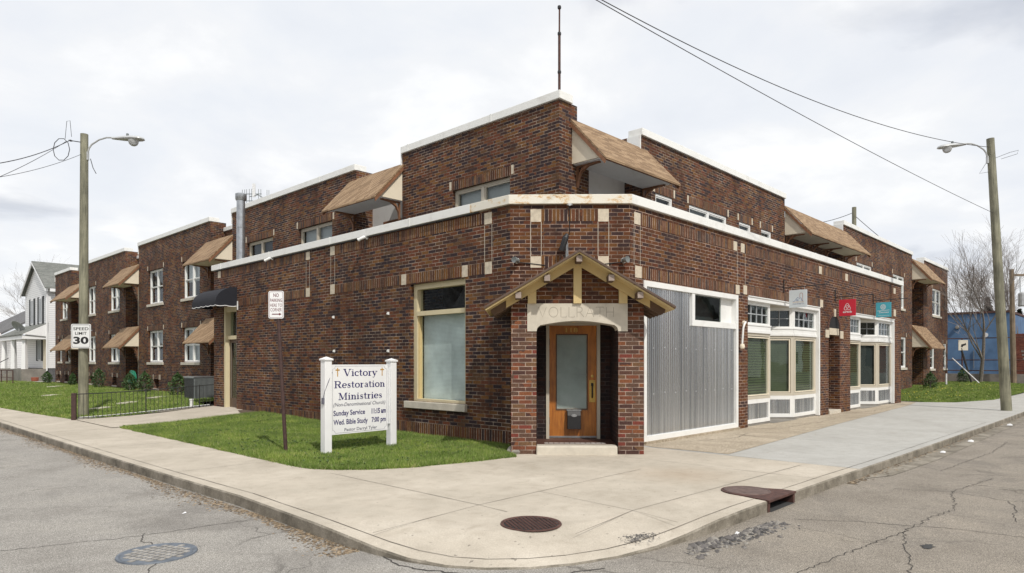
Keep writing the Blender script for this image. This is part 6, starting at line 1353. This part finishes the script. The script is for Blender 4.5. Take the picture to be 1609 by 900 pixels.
MB().tube([(ax, ay, 0), (ax, ay, 22.3)], .35, 8).build('mast', 'galvanised', AT); qf = right_frame(ax, ay, R_(-46.3))
MB().box(qf, -.15, .22, .2, .4, 22.9, 24.6).build('panel_antenna', 'litter_white', AT); f = MB()
for u in (-1.5, -1.2, -.95, -.6, -.3, .6, .9, 1.7, 1.95): f.tube([qf.p(u, .2, 22.0), qf.p(u, .2, 24.0-.1*abs(u))], .035, 4)
for z in (22.4, 23.3): f.tube([qf.p(-1.6, .2, z), qf.p(1.0, .2, z)], .05, 4); f.tube([qf.p(-.9, -.5, z-.2), qf.p(.9, 1.0, z-.3)], .05, 4)
f.tube([qf.p(.3, .2, 23.3), qf.p(1.95, .2, 22.4)], .05, 4); f.build('antenna_frame', 'ac_grey', AT)

# ------------------------------------------------------------------ unseen houses and trees across both roads (added to mirror in the glass and metal)
def across(x0, x1, y0, y1, h, face, wallm, roofm, lab):
    o = thing('house', lab, 'house', ((x0+x1)/2, (y0+y1)/2, -.1), 'unseen houses across the roads')
    if face == 'y': F = Fr(0, y1, 1, 0, 0, 1); a, b, dp = x0, x1, y1-y0
    else: F = Fr(x1, 0, 0, 1, 1, 0); a, b, dp = y0, y1, x1-x0
    m_ = (a+b)/2; MB().prism_uz(F, [(a, -.1), (b, -.1), (b, h), (m_, h+(b-a)*.36), (a, h)], -dp, 0).build('wall', wallm, o)
    k = .72
    for e, sgn in ((a, -1), (b, 1)): MB().prism_uz(F, [(e+sgn*.4, h-.4*k+.02), (m_, h+(b-a)*.36+.03), (m_, h+(b-a)*.36+.16), (e+sgn*.4, h-.4*k+.15)], -dp-.3, .4).build('roof', roofm, o)
    for u in (a+(b-a)*.25, a+(b-a)*.75):
        for z in (1.2, 3.9):
            if z+1.5 < h+.6: MB().box(F, u-.5, u+.5, 0, .04, z, z+1.4).build('window', 'curtain_dark', o)
    MB().box(F, m_-.5, m_+.5, 0, .05, .2, 2.3).build('door', 'shutter', o)
for q_ in ((31, 41, -25, -14, 5.2, 'y', 'siding', 'slate_far', 'unseen white clapboard house across the right road'), (47, 56, -26, -15, 5.6, 'y', 'brick_far', 'shingle_far', 'unseen red brick house across the right road'), (66, 78, -27, -15, 5.2, 'y', 'siding', 'slate_far', 'unseen farther white house across the right road'),
           (10, 22, -26, -15, 3.4, 'y', 'cream_panel', 'slate_far', 'unseen low cream house across the right road'), (-26, -14, 16, 26, 5.0, 'x', 'brick_far', 'slate_far', 'unseen red brick house across the left road'), (-26, -14, 33, 42, 5.4, 'x', 'siding', 'shingle_far', 'unseen white house across the left road'),
           (-27, -15, 50, 62, 5.0, 'x', 'cream_panel', 'slate_far', 'unseen cream house farther along the left road'), (-28, -14, -27, -15, 6.2, 'x', 'brick_far', 'slate_far', 'unseen large brick house on the opposite corner')): across(*q_)
for k_, (x_, y_, h_) in enumerate(((27, -12, 10), (44, -12.5, 9), (62, -13, 11), (88, -14, 11), (-11.5, 29, 10), (-12, 46, 11), (-11, 8, 9), (-12, -12, 11), (4, -14, 9))):
    bare_tree('bare_tree', x_, y_, -.1, h_, 40+k_, 'unseen leafless street tree on the far side of the %s road' % ('right' if y_ < 0 else 'left'), .6, .2, 4, first=.3, group='unseen street trees across the roads', dens=1.3)
for o in bpy.data.objects:
    if '_org' in o: del o['_org']
